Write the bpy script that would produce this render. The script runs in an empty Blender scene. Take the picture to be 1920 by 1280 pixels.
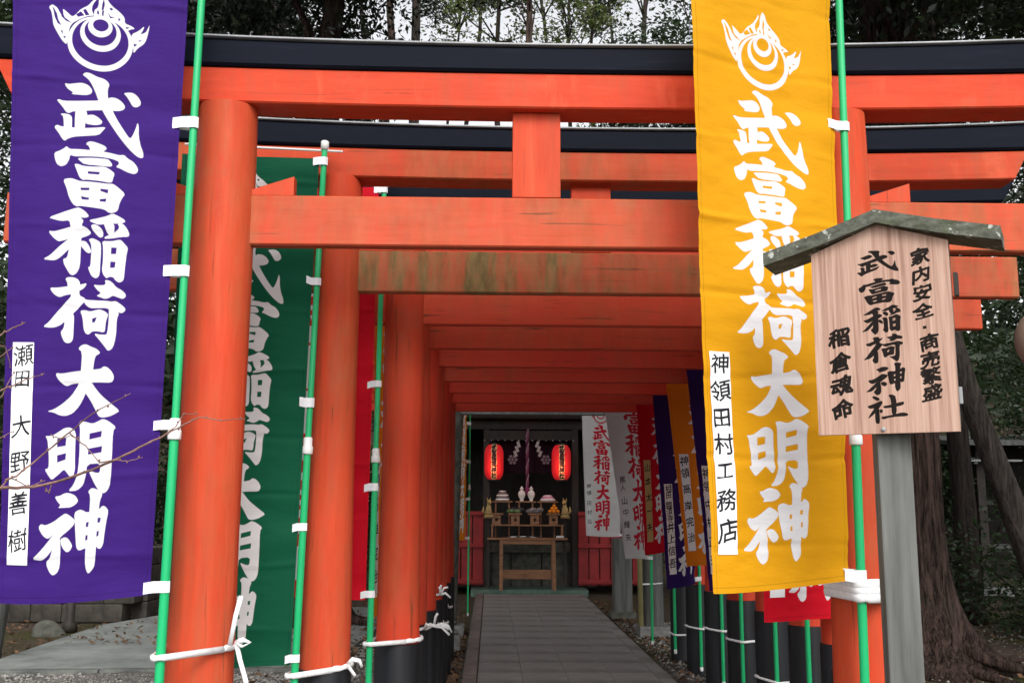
import bpy, bmesh, math, random
import numpy as np
from mathutils import Vector, Matrix, noise as mnoise
random.seed(7); rnd = random.Random(11); nrg = np.random.default_rng(5)
R = math.radians
S = bpy.context.scene
COL = S.collection

# ------------------------------------------------------------------ camera
YAW, PITCH, ROLL = 1.1454, 9.2722, 0.279
cam = bpy.data.objects.new('camera', bpy.data.cameras.new('camera'))
COL.objects.link(cam); S.camera = cam
cam.matrix_world = (Matrix.Translation((0, 0, 1.53)) @ Matrix.Rotation(R(-YAW), 4, 'Z')
                    @ Matrix.Rotation(R(90 + PITCH), 4, 'X') @ Matrix.Rotation(R(ROLL), 4, 'Z'))
cam.data.sensor_width = 36; cam.data.lens = 1900 / 1920 * 36
cam.data.clip_start = .05; cam.data.clip_end = 1000

# ------------------------------------------------------------------ light
SUN_EL, SUN_AZ = 44, 171          # soft overcast light from behind the camera
W = bpy.data.worlds.new('World'); S.world = W; W.use_nodes = True
wn = W.node_tree; wn.nodes.clear()
sky = wn.nodes.new('ShaderNodeTexSky'); sky.sky_type = 'NISHITA'; sky.sun_disc = False
sky.sun_elevation = R(SUN_EL); sky.sun_rotation = R(SUN_AZ)
sky.air_density = 1.0; sky.dust_density = 4.0; sky.ozone_density = 1.0
hs = wn.nodes.new('ShaderNodeHueSaturation'); hs.inputs['Saturation'].default_value = .12
hs.inputs['Value'].default_value = 2.2
bg = wn.nodes.new('ShaderNodeBackground'); bg.inputs['Strength'].default_value = .15
wo = wn.nodes.new('ShaderNodeOutputWorld')
wn.links.new(sky.outputs[0], hs.inputs['Color']); wn.links.new(hs.outputs[0], bg.inputs[0])
wn.links.new(bg.outputs[0], wo.inputs[0])
sl = bpy.data.lights.new('sun', 'SUN'); sl.energy = 1.0; sl.angle = R(20); sl.color = (1, .97, .93)
so = bpy.data.objects.new('sun', sl); COL.objects.link(so)
a, e = R(SUN_AZ), R(SUN_EL)
sdir = Vector((math.sin(a) * math.cos(e), math.cos(a) * math.cos(e), math.sin(e)))
so.rotation_euler = (-sdir).to_track_quat('-Z', 'Y').to_euler()
S.view_settings.view_transform = 'Standard'; S.view_settings.look = 'None'
S.view_settings.gamma = 1; S.view_settings.use_curve_mapping = False
S.view_settings.exposure = -0.10
S.render.engine = 'CYCLES'
S.cycles.max_bounces = 8; S.cycles.diffuse_bounces = 4; S.cycles.transparent_max_bounces = 8

# ------------------------------------------------------------------ materials
class NM:
    def __init__(s, name, rough=.6, spec=.5):
        s.m = bpy.data.materials.new(name); s.m.use_nodes = True
        s.t = s.m.node_tree; s.b = s.t.nodes['Principled BSDF']
        s.b.inputs['Roughness'].default_value = rough
        s.b.inputs['Specular IOR Level'].default_value = spec
        s.tc = s.n('ShaderNodeTexCoord')
    def n(s, t, **k):
        x = s.t.nodes.new(t)
        for a, v in k.items(): setattr(x, a, v)
        return x
    def l(s, a, b): s.t.links.new(a, b)
    def map(s, scale=(1, 1, 1), src='Object'):
        m = s.n('ShaderNodeMapping'); m.inputs['Scale'].default_value = scale
        s.l(s.tc.outputs[src], m.inputs['Vector']); return m.outputs[0]
    def noise(s, scale, vec=None, detail=4, rough=.55, dist=0):
        x = s.n('ShaderNodeTexNoise'); x.inputs['Scale'].default_value = scale
        x.inputs['Detail'].default_value = detail; x.inputs['Roughness'].default_value = rough
        x.inputs['Distortion'].default_value = dist
        if vec is None: vec = s.tc.outputs['Object']
        s.l(vec, x.inputs['Vector']); return x.outputs['Fac']
    def ramp(s, fac, stops):
        x = s.n('ShaderNodeValToRGB'); e = x.color_ramp.elements
        while len(e) < len(stops): e.new(.5)
        for el, (p, c) in zip(e, stops):
            el.position = p; el.color = (*c, 1) if len(c) == 3 else c
        s.l(fac, x.inputs[0]); return x.outputs[0]
    def mr(s, fac, a, b, c=0, d=1):
        x = s.n('ShaderNodeMapRange'); x.inputs[1].default_value = a; x.inputs[2].default_value = b
        x.inputs[3].default_value = c; x.inputs[4].default_value = d
        s.l(fac, x.inputs[0]); return x.outputs[0]
    def math(s, op, a, b=None):
        x = s.n('ShaderNodeMath', operation=op)
        for i, v in enumerate((a, b)):
            if v is None: continue
            if isinstance(v, (int, float)): x.inputs[i].default_value = v
            else: s.l(v, x.inputs[i])
        return x.outputs[0]
    def mix(s, fac, a, b, mode='MIX'):
        x = s.n('ShaderNodeMix', data_type='RGBA', blend_type=mode)
        for i, v in ((0, fac), (6, a), (7, b)):
            if isinstance(v, (int, float)): x.inputs[i].default_value = v
            elif isinstance(v, tuple): x.inputs[i].default_value = (*v, 1)
            else: s.l(v, x.inputs[i])
        return x.outputs[2]
    def attr(s, name):
        x = s.n('ShaderNodeAttribute', attribute_type='OBJECT', attribute_name=name); return x.outputs['Fac']
    def col(s, c):
        if isinstance(c, tuple): s.b.inputs['Base Color'].default_value = (*c, 1)
        else: s.l(c, s.b.inputs['Base Color'])
    def bump(s, h, st=.3, d=.01):
        x = s.n('ShaderNodeBump'); x.inputs['Strength'].default_value = st; x.inputs['Distance'].default_value = d
        s.l(h, x.inputs['Height']); s.l(x.outputs[0], s.b.inputs['Normal'])
    def rough(s, v): s.l(v, s.b.inputs['Roughness'])

def simple(name, c, rough=.6, var=.25, scale=8, bump=.15, bd=.004, vec=None, spec=.4):
    m = NM(name, rough, spec); v = m.map(vec) if vec else None
    f = m.noise(scale, v, 6)
    m.col(m.ramp(f, [(.3, tuple(x * (1 - var) for x in c)), (.7, tuple(min(1, x * (1 + var)) for x in c))]))
    if bump: m.bump(f, bump, bd)
    return m.m

def vermilion(name, vertical):
    m = NM(name, .6, .10)
    st = m.map((9, 9, .8) if vertical else (1.2, 9, 9))
    g = m.noise(3, st, 7, .65)                       # long grain
    big = m.noise(2.2, m.map((1, 1, .5)), 4)
    c = m.ramp(g, [(.25, (.44, .032, .011)), (.5, (.54, .046, .015)), (.75, (.61, .066, .023))])
    c = m.mix(m.mr(big, .35, .7, 0, .45), c, (.58, .070, .026))
    # rubbed, mottled and water-streaked paint
    sk = m.noise(2.6, m.map((5, 5, .22) if vertical else (3.5, 5, .9)), 6, .7, .4)
    c = m.mix(m.mr(sk, .50, .72, 0, .6), c, (.36, .065, .03))
    c = m.mix(m.mr(sk, .44, .30, 0, .5), c, (.70, .12, .052))
    blot = m.noise(3.4, m.map((1.6, 1.6, 1.1)), 7, .7)
    c = m.mix(m.mr(blot, .56, .70, 0, .5), c, (.42, .10, .05))
    # faded / weathered
    c = m.mix(m.math('MULTIPLY', m.attr('faded'), m.mr(m.noise(4, st, 6), .3, .75, .35, 1)), c, (.50, .088, .052))
    c = m.mix(m.attr('older'), c, m.mix(.6, c, (.70, .046, .034)))  # redder tone on the deeper gates: tunnel shade put into the paint colour
    # dark cracks and checks
    cr = m.noise(4, m.map((13, 13, .42) if vertical else (.5, 13, 13)), 4, .5, .8)
    c = m.mix(m.math('MULTIPLY', m.mr(m.math('ADD', cr, m.attr('crack')), .64, .70, 0, .9), m.mr(big, .42, .58, 0, 1)), c, (.085, .03, .018))
    # moss and algae stains, streaking down
    mv = m.noise(1.5, m.map((6, 6, 1.0)), 8, .75)
    mo = m.noise(1.0, m.map((.9, 1, 1.6)), 4)
    f = m.math('MULTIPLY', m.attr('moss'), m.math('MULTIPLY', m.mr(mv, .36, .60, .12, 1), m.mr(mo, .36, .56, .12, 1)))
    c = m.mix(f, c, m.ramp(m.noise(7, m.map((3, 3, 1)), 6), [(.3, (.085, .075, .026)), (.55, (.19, .14, .055)), (.75, (.30, .15, .075))]))
    # chipped pale grain
    ch = m.noise(22, st, 5, .7)
    c = m.mix(m.mr(ch, .68, .76, 0, .4), c, (.62, .26, .17))
    m.col(c); m.bump(m.math('ADD', g, m.math('MULTIPLY', cr, -.3)), .25, .006)
    m.rough(m.mr(big, .3, .7, .42, .62))
    return m.m
M_PIL = vermilion('vermilion_post_paint', True)
M_BEAM = vermilion('vermilion_beam_paint', False)
def blackpaint():
    m = NM('black_lacquer_paint', .65, .05)
    g = m.noise(4, m.map((.7, 9, 9)), 7, .65)
    c = m.ramp(g, [(.3, (.004, .006, .011)), (.6, (.007, .009, .016)), (.8, (.018, .021, .030))])
    m.col(c); m.bump(g, .25, .005); m.rough(m.mr(g, .3, .8, .5, .7)); return m.m
M_BLK = blackpaint()
M_SLEEVE = simple('black_base_paint', (.009, .010, .013), .5, .5, 4, .2, .004, (6, 6, .6))
M_CAP = simple('weathered_zinc_sheet', (.30, .31, .32), .45, .3, 6, .1)
M_POLE = simple('green_plastic_pole', (.012, .40, .14), .35, .06, 3, 0)
M_WHITE = simple('white_plastic', (.72, .72, .70), .4, .08, 5, 0)
M_CORD = simple('white_cotton_cord', (.80, .80, .80), .8, .10, 60, .4, .002)
M_WEATH = simple('weathered_grey_timber', (.105, .108, .10), .8, .4, 3, .5, .006, (10, 10, .7))
M_STONE = simple('grey_granite', (.19, .19, .185), .85, .35, 14, .4, .006)
M_DSTONE = simple('dark_mossy_stone', (.085, .085, .07), .9, .5, 9, .6, .01)
M_WOOD = simple('plain_cedar_wood', (.25, .115, .055), .6, .3, 4, .3, .003, (1, 8, 8))
M_DWOOD = simple('old_dark_wood', (.030, .024, .020), .7, .4, 4, .3, .004, (8, 8, 1))
M_RED = simple('shrine_red_panel', (.27, .012, .014), .55, .25, 5, .1)
M_TWIG = simple('reddish_twig_bark', (.19, .105, .085), .8, .4, 60, .4, .001)

def roofmossy():
    m = NM('mossy_weathered_roof_board', .85, .2)
    g = m.noise(3, m.map((1.2, 14, 14)), 7, .65); b = m.noise(16, None, 6, .7); L = m.noise(34, None, 3)
    c = m.ramp(g, [(.3, (.045, .045, .036)), (.55, (.115, .12, .095)), (.75, (.22, .22, .19))])
    c = m.mix(m.mr(b, .5, .65, 0, .6), c, (.06, .078, .032))
    c = m.mix(m.mr(L, .62, .68, 0, .8), c, (.5, .52, .47))
    m.col(c); m.bump(m.math('ADD', g, b), .7, .006); return m.m
M_ROOFB = roofmossy()

def cloth_mat(name, base, ink, img):
    m = NM(name, .75, .15)
    w = m.noise(1.0, m.map((500, 500, 500)), 2)
    big = m.noise(2.5, None, 3)
    vc = m.mix(m.mr(big, .3, .7, 0, .25), base, tuple(x * .74 for x in base))
    if img:
        t = m.n('ShaderNodeTexImage', image=img, interpolation='Cubic', extension='EXTEND')
        m.l(m.tc.outputs['UV'], t.inputs[0])
        vc = m.mix(t.outputs['Color'], vc, ink)
        sp = m.n('ShaderNodeSeparateXYZ'); m.l(m.tc.outputs['UV'], sp.inputs[0])
        ed = m.math('ABSOLUTE', m.math('SUBTRACT', sp.outputs['X'], .5))
        ln = m.math('LESS_THAN', m.math('ABSOLUTE', m.math('SUBTRACT', ed, .474)), .0022)
        lb = m.math('LESS_THAN', m.math('ABSOLUTE', m.math('SUBTRACT', sp.outputs['Y'], .0085)), .0007)
        vc = m.mix(m.math('MULTIPLY', m.math('MAXIMUM', ln, lb), .45), vc, tuple(x * .4 for x in base))
    wr = m.noise(5, m.map((5, 5, 14)), 6, .6)
    m.col(vc); m.bump(m.math('ADD', m.math('MULTIPLY', w, .15), wr), .35, .006)
    tr = m.n('ShaderNodeBsdfTranslucent'); m.l(vc, tr.inputs[0])
    mx = m.n('ShaderNodeMixShader'); mx.inputs[0].default_value = .28
    out = [x for x in m.t.nodes if x.type == 'OUTPUT_MATERIAL'][0]
    m.l(m.b.outputs[0], mx.inputs[1]); m.l(tr.outputs[0], mx.inputs[2]); m.l(mx.outputs[0], out.inputs[0])
    return m.m

def leafmat(name, dark, light):
    m = NM(name, .45, .4)
    rn = m.noise(1.4, None, 4); r2 = m.noise(7, None, 2)
    c = m.mix(m.mr(rn, .35, .65), dark, light); c = m.mix(m.mr(r2, .3, .7, 0, .5), c, light)
    m.col(c)
    tr = m.n('ShaderNodeBsdfTranslucent'); m.l(c, tr.inputs[0])
    mx = m.n('ShaderNodeMixShader'); mx.inputs[0].default_value = .3
    out = [x for x in m.t.nodes if x.type == 'OUTPUT_MATERIAL'][0]
    m.l(m.b.outputs[0], mx.inputs[1]); m.l(tr.outputs[0], mx.inputs[2]); m.l(mx.outputs[0], out.inputs[0])
    return m.m
M_LEAF = [leafmat('evergreen_leaf', (.010, .020, .009), (.034, .060, .020)),
          leafmat('cedar_leaf', (.010, .017, .010), (.028, .042, .020)),
          leafmat('light_leaf', (.05, .085, .02), (.11, .14, .035))]
def barkmat(name, a_, b_):
    m = NM(name, .9, .1)
    g1 = m.noise(3, m.map((7, 7, .45)), 8, .7, .8); g2 = m.noise(3, m.map((20, 20, 2)), 6, .7); h = m.noise(2, None, 4)
    g = m.math('ADD', m.math('MULTIPLY', g1, .65), m.math('MULTIPLY', g2, .35))
    c = m.ramp(g, [(.42, a_), (.60, b_)])
    c = m.mix(m.mr(h, .55, .7, 0, .35), c, (.06, .07, .04))
    m.col(c); m.bump(g, 1, .12); return m.m
M_BARK = barkmat('cedar_bark', (.012, .009, .008), (.135, .088, .074))
M_BARKP = barkmat('pale_bark', (.05, .042, .038), (.17, .14, .125))
M_BARK2 = barkmat('dark_tree_bark', (.018, .015, .013), (.075, .058, .05))

# ------------------------------------------------------------------ object helpers
class MB:
    def __init__(s): s.bm = bmesh.new()
    def box(s, c, d, rot=None, bev=0.0):
        r = bmesh.ops.create_cube(s.bm, size=1)
        m = Matrix.Translation(c) @ (rot or Matrix.Identity(4)) @ Matrix.Diagonal((*d, 1))
        bmesh.ops.transform(s.bm, matrix=m, verts=r['verts'])
        if bev:
            es = set(e for v in r['verts'] for e in v.link_edges)
            bmesh.ops.bevel(s.bm, geom=list(es), offset=bev, segments=2, profile=.6, affect='EDGES')
        return s
    def rings(s, rings, closed=True, cap=True):
        vs = [[s.bm.verts.new(p) for p in r] for r in rings]
        n = len(vs[0])
        for a_, b_ in zip(vs, vs[1:]):
            for i in range(n if closed else n - 1):
                s.bm.faces.new((a_[i], a_[(i + 1) % n], b_[(i + 1) % n], b_[i]))
        if cap:
            s.bm.faces.new(vs[0][::-1]); s.bm.faces.new(vs[-1])
        return s
    def lathe(s, c, prof, n=24, wob=0, cap=True):
        rg = []
        for (r, z) in prof:
            rg.append([(c[0] + r * math.cos(2 * math.pi * i / n) * (1 + wob * mnoise.noise((i, z * 3, c[0]))),
                        c[1] + r * math.sin(2 * math.pi * i / n), c[2] + z) for i in range(n)])
        return s.rings(rg, True, cap)
    def tube(s, pts, rad, n=10, flat=1.0, cap=True):
        pts = [Vector(p) for p in pts]; rg = []; up = None
        for i, p in enumerate(pts):
            t = (pts[min(i + 1, len(pts) - 1)] - pts[max(i - 1, 0)]).normalized()
            if up is None:
                up = Vector((0, 0, 1)) if abs(t.z) < .9 else Vector((1, 0, 0))
            sd = t.cross(up).normalized(); up = sd.cross(t).normalized()
            r = rad[i] if isinstance(rad, (list, tuple)) else rad
            rg.append([p + up * r * math.cos(2 * math.pi * k / n) + sd * r * flat * math.sin(2 * math.pi * k / n) for k in range(n)])
        return s.rings(rg, True, cap)
    def build(s, name, mat, parent=None, smooth=False, **pr):
        bmesh.ops.recalc_face_normals(s.bm, faces=s.bm.faces)
        me = bpy.data.meshes.new(name); s.bm.to_mesh(me); s.bm.free()
        return link(name, me, mat, parent, smooth, **pr)

def link(name, me, mat, parent=None, smooth=False, **pr):
    o = bpy.data.objects.new(name, me); COL.objects.link(o)
    if mat: me.materials.append(mat)
    if smooth: me.polygons.foreach_set('use_smooth', [True] * len(me.polygons))
    if parent is not None:
        o.parent = parent; o.matrix_parent_inverse = Matrix.Translation(parent.location).inverted()
    for k, v in pr.items(): o[k] = v
    return o
def thing(name, label, cat, loc=(0, 0, 0), group=None):
    o = bpy.data.objects.new(name, None); COL.objects.link(o); o.location = loc
    o.empty_display_size = .1
    o['label'] = label; o['category'] = cat
    if group: o['group'] = group
    return o
def inst(o, loc=None, parent=None):
    c = o.copy(); COL.objects.link(c)
    if loc is not None: c.location = loc
    if parent is not None: c.parent = parent
    return c
def sharpen(o, ang=40):
    me = o.data
    bm = bmesh.new(); bm.from_mesh(me)
    for e_ in bm.edges:
        if len(e_.link_faces) == 2 and e_.calc_face_angle(0) > R(ang): e_.smooth = False
    bm.to_mesh(me); bm.free()
    me.polygons.foreach_set('use_smooth', [True] * len(me.polygons))

# ------------------------------------------------------------------ lettering: traced brush shapes
def P(s):
    return [tuple(float(v) for v in q.split(',')) for q in s.split()]
GL = {}
GL['武'] = ([P(x) for x in [
 '205,255 260,262 340,242 430,222 510,245 560,310 545,365 480,395 290,405 320,378 250,335 215,290',
 '425,105 465,65 520,65 610,105 700,125 750,160 780,210 755,270 760,380 770,400 830,570 900,700 1000,850 1085,965 1120,920 1155,820 1175,710 1195,780 1205,930 1235,1050 1270,1130 1280,1215 1240,1225 1180,1195 1080,1110 950,960 800,750 700,590 640,440 590,310 530,190 480,140',
 '110,510 135,495 200,515 400,490 640,450 770,400 800,378 880,385 950,430 995,495 975,545 900,570 800,570 640,590 490,620 330,650 280,685 240,675 190,600',
 '360,600 490,600 515,690 490,800 485,870 480,960 360,960 355,800',
 '490,690 580,660 650,690 710,745 690,790 620,812 520,810 490,795',
 '165,710 200,695 290,705 320,740 320,880 330,960 220,960 212,800 200,730',
 '90,900 120,862 190,885 330,882 490,868 620,845 760,818 720,880 670,945 500,980 350,1010 270,1050 235,1085 200,1055 150,975',
 '965,305 1040,288 1100,295 1160,340 1200,410 1195,460 1140,495 1090,480 1050,410 1010,350']], [])
GL['富'] = ([P(x) for x in [
 '565,105 610,60 670,55 760,75 850,105 880,145 820,200 830,260 640,260 635,190 610,130',
 '115,300 200,260 260,215 290,175 335,218 450,205 600,195 820,195 950,210 1070,235 1140,222 1200,280 1280,320 1350,400 1370,470 1340,515 1290,525 1200,500 1100,450 1025,425 1075,375 1060,330 960,300 860,290 700,290 560,305 420,325 345,310 340,380 300,470 250,500 210,505 160,475 130,400',
 '455,350 560,330 720,312 900,310 940,345 975,400 950,430 850,430 560,435 500,390',
 '415,445 470,440 550,465 720,455 860,435 950,480 1018,535 995,620 990,670 950,690 820,675 600,675 550,690 500,650 450,530',
 '262,712 370,678 430,688 510,712 700,700 940,708 1000,700 1090,760 1195,850 1150,920 1115,1010 1100,1110 1060,1150 970,1170 890,1115 750,1105 530,1095 480,1115 420,1080 360,980 320,840']],
 [P(x) for x in ['620,540 795,530 785,575 620,580', '520,812 655,797 650,837 530,850', '815,797 935,797 930,862 820,832', '530,945 658,957 650,990 555,995', '815,962 915,942 905,998 815,998']])
GL['稲'] = ([P(x) for x in [
 '135,285 350,190 560,95 600,95 680,135 745,205 700,235 610,240 665,280 640,350 480,400 455,300 340,325 240,310',
 '150,485 230,490 350,450 480,400 640,365 720,390 785,450 760,490 660,540 560,580 440,590 360,620 300,635 230,590 170,530',
 '470,250 640,250 645,365 640,560 640,720 640,980 600,1080 540,1125 490,1110 430,1020 395,960 380,890 440,870 465,740 460,600 480,400',
 '440,590 540,560 560,660 460,740 380,830 300,900 230,925 65,915 180,850 300,730',
 '600,600 700,585 760,650 800,740 770,770 720,755 640,670',
 '730,270 880,225 1020,180 1095,135 1180,165 1280,215 1300,250 1240,280 1120,290 1040,300 900,325 850,315',
 '780,335 850,325 930,370 965,420 970,500 920,520 860,470 800,410',
 '970,290 1100,280 1140,330 1135,440 1090,500 1020,430',
 '1180,285 1260,280 1330,350 1370,430 1360,475 1250,485 1100,520 980,530 1010,490 1130,440 1220,350',
 '750,560 800,535 870,555 935,590 945,700 945,900 950,1080 925,1130 880,1145 820,1110 780,1030 765,980 800,975 800,700 785,610',
 '955,565 1100,560 1210,530 1250,535 1300,585 1362,645 1340,750 1330,900 1330,1130 1300,1175 1250,1190 1200,1160 1160,1110 1100,1110 1060,1140 1010,1090 980,1020 985,850 975,650']],
 [P(x) for x in ['1100,655 1185,655 1180,750 1100,755', '1100,870 1180,870 1175,965 1100,972']])
GL['荷'] = ([P(x) for x in [
 '195,215 300,210 460,175 640,140 760,105 710,190 640,230 520,290 430,310 350,350 270,320 210,260',
 '420,70 450,40 540,32 610,55 650,110 640,220 645,300 720,330 750,365 700,420 620,510 555,575 580,620 580,950 550,1005 500,1022 450,1010 410,950 380,860 425,810 440,700 380,760 290,800 200,808 100,800 200,720 300,590 420,440 510,340 520,290 460,180 450,110',
 '850,125 940,130 1020,125 1045,100 1030,45 1100,50 1160,90 1210,145 1290,180 1350,225 1365,275 1320,315 1260,300 1160,270 1110,310 1040,330 960,305 905,290 980,245 920,205',
 '700,330 750,360 900,360 1060,355 1150,365 1210,350 1290,395 1350,440 1370,475 1340,515 1300,530 1240,510 1120,520 1110,480 1060,465 900,475 820,480 740,430',
 '1110,450 1240,480 1270,545 1245,600 1245,850 1225,1000 1190,1080 1130,1108 1090,1060 1000,960 895,855 1000,870 1080,870 1105,850 1120,650',
 '665,525 740,512 820,530 920,500 980,490 1060,520 1105,560 1090,620 1075,680 1070,780 1060,835 950,820 870,825 820,875 770,865 735,800 710,620']],
 [P('860,635 932,610 905,685 865,700')])
GL['大'] = ([P(x) for x in [
 '632,125 680,70 750,52 840,90 920,115 980,165 965,190 910,220 890,320 885,420 870,610 800,730 740,870 680,970 590,1060 480,1100 380,1095 280,1055 175,1045 280,1015 420,930 560,810 640,690 665,620 695,430 695,170',
 '295,520 310,490 380,500 560,465 700,445 885,425 1010,405 1040,370 1100,375 1170,430 1215,500 1215,560 1180,605 1000,605 870,610 660,625 560,640 480,672 430,660 340,590',
 '760,740 830,600 870,610 940,700 1030,790 1180,900 1340,1010 1280,1050 1200,1090 1080,1115 1010,1100 960,1020 880,890']], [])
GL['明'] = ([P(x) for x in [
 '115,350 210,350 300,295 380,240 460,230 540,285 540,450 545,650 555,780 530,870 490,875 450,830 400,775 330,840 235,920 190,870 125,780 180,770 180,650 165,500 150,400',
 '575,160 650,150 760,180 830,150 900,110 980,140 1090,220 1050,270 1055,600 1055,960 1020,1060 960,1100 900,1060 830,960 770,850 740,780 820,820 900,830 905,700 720,710 710,850 680,980 600,1050 470,1060 540,980 590,850 605,650 600,400 595,240']],
 [P(x) for x in ['285,383 412,368 407,472 287,492', '292,598 417,568 412,652 297,692', '732,308 898,272 893,352 732,388', '727,508 912,473 907,557 722,587']])
GL['神'] = ([P(x) for x in [
 '402,210 470,205 550,168 620,170 700,200 748,265 710,310 640,345 560,348 455,352 495,318 440,270',
 '178,590 215,545 280,565 400,520 500,455 570,415 640,450 710,500 700,560 620,630 530,690 475,750 400,850 330,930 270,975 220,985 100,968 200,890 300,790 400,680 430,650 360,710 310,725 240,680',
 '400,720 500,690 520,850 520,1060 490,1130 430,1165 380,1140 330,1060 315,1000 365,960 395,870',
 '510,730 570,705 620,720 670,780 690,820 660,875 610,892 560,850 520,790',
 '695,410 770,375 820,385 880,415 1050,380 1100,330 1150,355 1185,405 1160,550 1145,700 1135,820 1100,870 1060,860 1035,830 880,850 790,878 750,840 735,740 715,560',
 '878,155 930,108 1000,125 1070,165 1085,200 1055,270 1045,400 1035,830 1030,1060 1010,1105 945,1170 905,1110 885,1000 885,850 915,400 915,200']],
 [P(x) for x in ['875,535 914,530 905,590 873,594', '1036,485 1080,480 1075,540 1038,545', '875,695 905,690 905,750 873,755', '1036,650 1064,645 1060,705 1032,716']])
GL['社'] = ([P(x) for x in [
 '275,925 310,905 380,935 385,965 340,972',
 '205,1030 250,1018 330,995 400,965 430,990 380,1050 300,1130 205,1190 240,1130 310,1055 240,1065',
 '312,1050 372,1035 375,1240 330,1250 308,1222', '370,1075 420,1075 415,1115 380,1120',
 '420,1035 520,1025 700,985 718,1010 690,1035 560,1055 440,1065', '500,905 550,895 612,925 605,1150 540,1160 535,950',
 '375,1165 550,1145 690,1115 768,1140 740,1168 600,1168 480,1180 420,1200']], [])
EMB = ([P(x) for x in [
 '170,310 205,265 260,310 290,380 330,460 335,400 320,320 370,370 430,440 470,400 520,310 600,240 660,140 690,60 690,130 640,230 630,300 660,385 600,400 520,460 450,520 410,590 400,680 395,780 380,850 330,790 280,690 230,580 215,460 200,370',
 '650,400 655,310 700,250 705,140 740,10 780,60 800,150 850,220 920,280 985,360 990,450 1060,480 1110,520 1060,530 1020,560 960,500 880,440 760,405',
 '1070,600 1150,550 1215,470 1190,560 1165,600 1230,570 1255,500 1270,450 1260,560 1240,680 1215,740 1150,800 1105,880 1100,800 1080,700']],
 [P(x) for x in ['205,300 225,320 262,400 280,490 318,575 275,545 240,455 225,370', '300,350 315,360 350,455 435,535 365,505 312,440',
  '470,400 520,345 562,402 495,435', '540,320 570,300 612,385 572,400', '650,235 690,135 706,200 664,290 655,380 640,300',
  '310,650 332,645 338,705', '340,730 372,725 362,765', '742,200 755,120 768,200 752,300 735,280', '688,310 705,300 712,362 690,352',
  '742,300 762,290 757,375 740,362', '815,250 840,240 860,265 835,280', '800,310 835,368 885,372 830,395', '918,370 945,400 920,430',
  '1150,690 1195,678 1165,708', '1100,735 1142,748 1110,785', '1000,500 1050,505 1015,530']])
def chaikin(p, k=1):
    for _ in range(k):
        q = []
        for i in range(len(p)):
            a_, b_ = p[i], p[(i + 1) % len(p)]
            q += [(a_[0] * .78 + b_[0] * .22, a_[1] * .78 + b_[1] * .22), (a_[0] * .22 + b_[0] * .78, a_[1] * .22 + b_[1] * .78)]
        p = q
    return p
class Canvas:
    def __init__(s, w, h): s.w, s.h = w * 2, h * 2; s.a = np.zeros((s.h, s.w), bool)   # 2x supersampled
    def poly(s, p, on=True):
        p = np.array(p) * 2
        x0, y0 = np.maximum(np.floor(p.min(0)).astype(int), 0); x1, y1 = np.ceil(p.max(0)).astype(int) + 1
        x1 = min(x1, s.w); y1 = min(y1, s.h)
        if x1 <= x0 or y1 <= y0: return
        X, Y = np.meshgrid(np.arange(x0, x1) + .5, np.arange(y0, y1) + .5)
        ins = np.zeros(X.shape, bool)
        for (ax, ay), (bx, by) in zip(p, np.roll(p, -1, 0)):
            if ay == by: continue
            ins ^= ((ay > Y) != (by > Y)) & (X < (bx - ax) * (Y - ay) / (by - ay) + ax)
        v = s.a[y0:y1, x0:x1]
        v[ins] = on
    def glyph(s, key, x0, y0, x1, y1, shear=0):
        on, off = GL[key] if isinstance(key, str) else key
        allp = np.array([q for p in on for q in p]); mn, mxx = allp.min(0), allp.max(0)
        def tr(p):
            o = []
            for (x, y) in p:
                u = (x - mn[0]) / (mxx[0] - mn[0]); v = (y - mn[1]) / (mxx[1] - mn[1])
                o.append((x0 + u * (x1 - x0), y0 + v * (y1 - y0) - shear * (u - .5) * (x1 - x0)))
            return o
        for p in on: s.poly(tr(chaikin(p)))
        for p in off: s.poly(tr(p), False)
    def font(s, ch, cx, cy, w, h, bold=0, shear=0, wob=.03):
        T = font_tris(ch); ph = rnd.random() * 6
        sub = Canvas(8, 8); mw, mh = int(w * 2 * 1.5) + 8, int(h * 2 * 1.5) + 8
        sub.a = np.zeros((mh, mw), bool); sub.w, sub.h = mw, mh
        for t in T:
            q = []
            for (u, v) in t:
                uu = u + wob * math.sin(v * 5 + ph); vv = v + wob * math.sin(u * 5 + ph * 2) + shear * (uu - .5)
                q.append(((uu - .5) * w + mw / 4, (.5 - vv) * h + mh / 4))
            sub.poly(q)
        k = int(round(bold * 2)); b = sub.a.copy()
        for dx in range(-k, k + 1):
            for dy in range(-k, k + 1):
                if dx * dx + dy * dy <= k * k + .5 and (dx or dy): b |= np.roll(sub.a, (dy, dx), (0, 1))
        ox, oy = int(cx * 2 - mw / 2), int(cy * 2 - mh / 2)
        X0, Y0 = max(ox, 0), max(oy, 0); X1, Y1 = min(ox + mw, s.w), min(oy + mh, s.h)
        if X1 > X0 and Y1 > Y0: s.a[Y0:Y1, X0:X1] |= b[Y0 - oy:Y1 - oy, X0 - ox:X1 - ox]
    def image(s, name):
        g = s.a.reshape(s.h // 2, 2, s.w // 2, 2).mean((1, 3)).astype(np.float32)[::-1]
        im = bpy.data.images.new(name, s.w // 2, s.h // 2); im.colorspace_settings.name = 'Non-Color'
        px = np.ones(g.shape + (4,), np.float32); px[..., :3] = g[..., None]
        im.pixels.foreach_set(px.ravel()); im.update(); im.pack(); return im
_ft = {}
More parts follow.
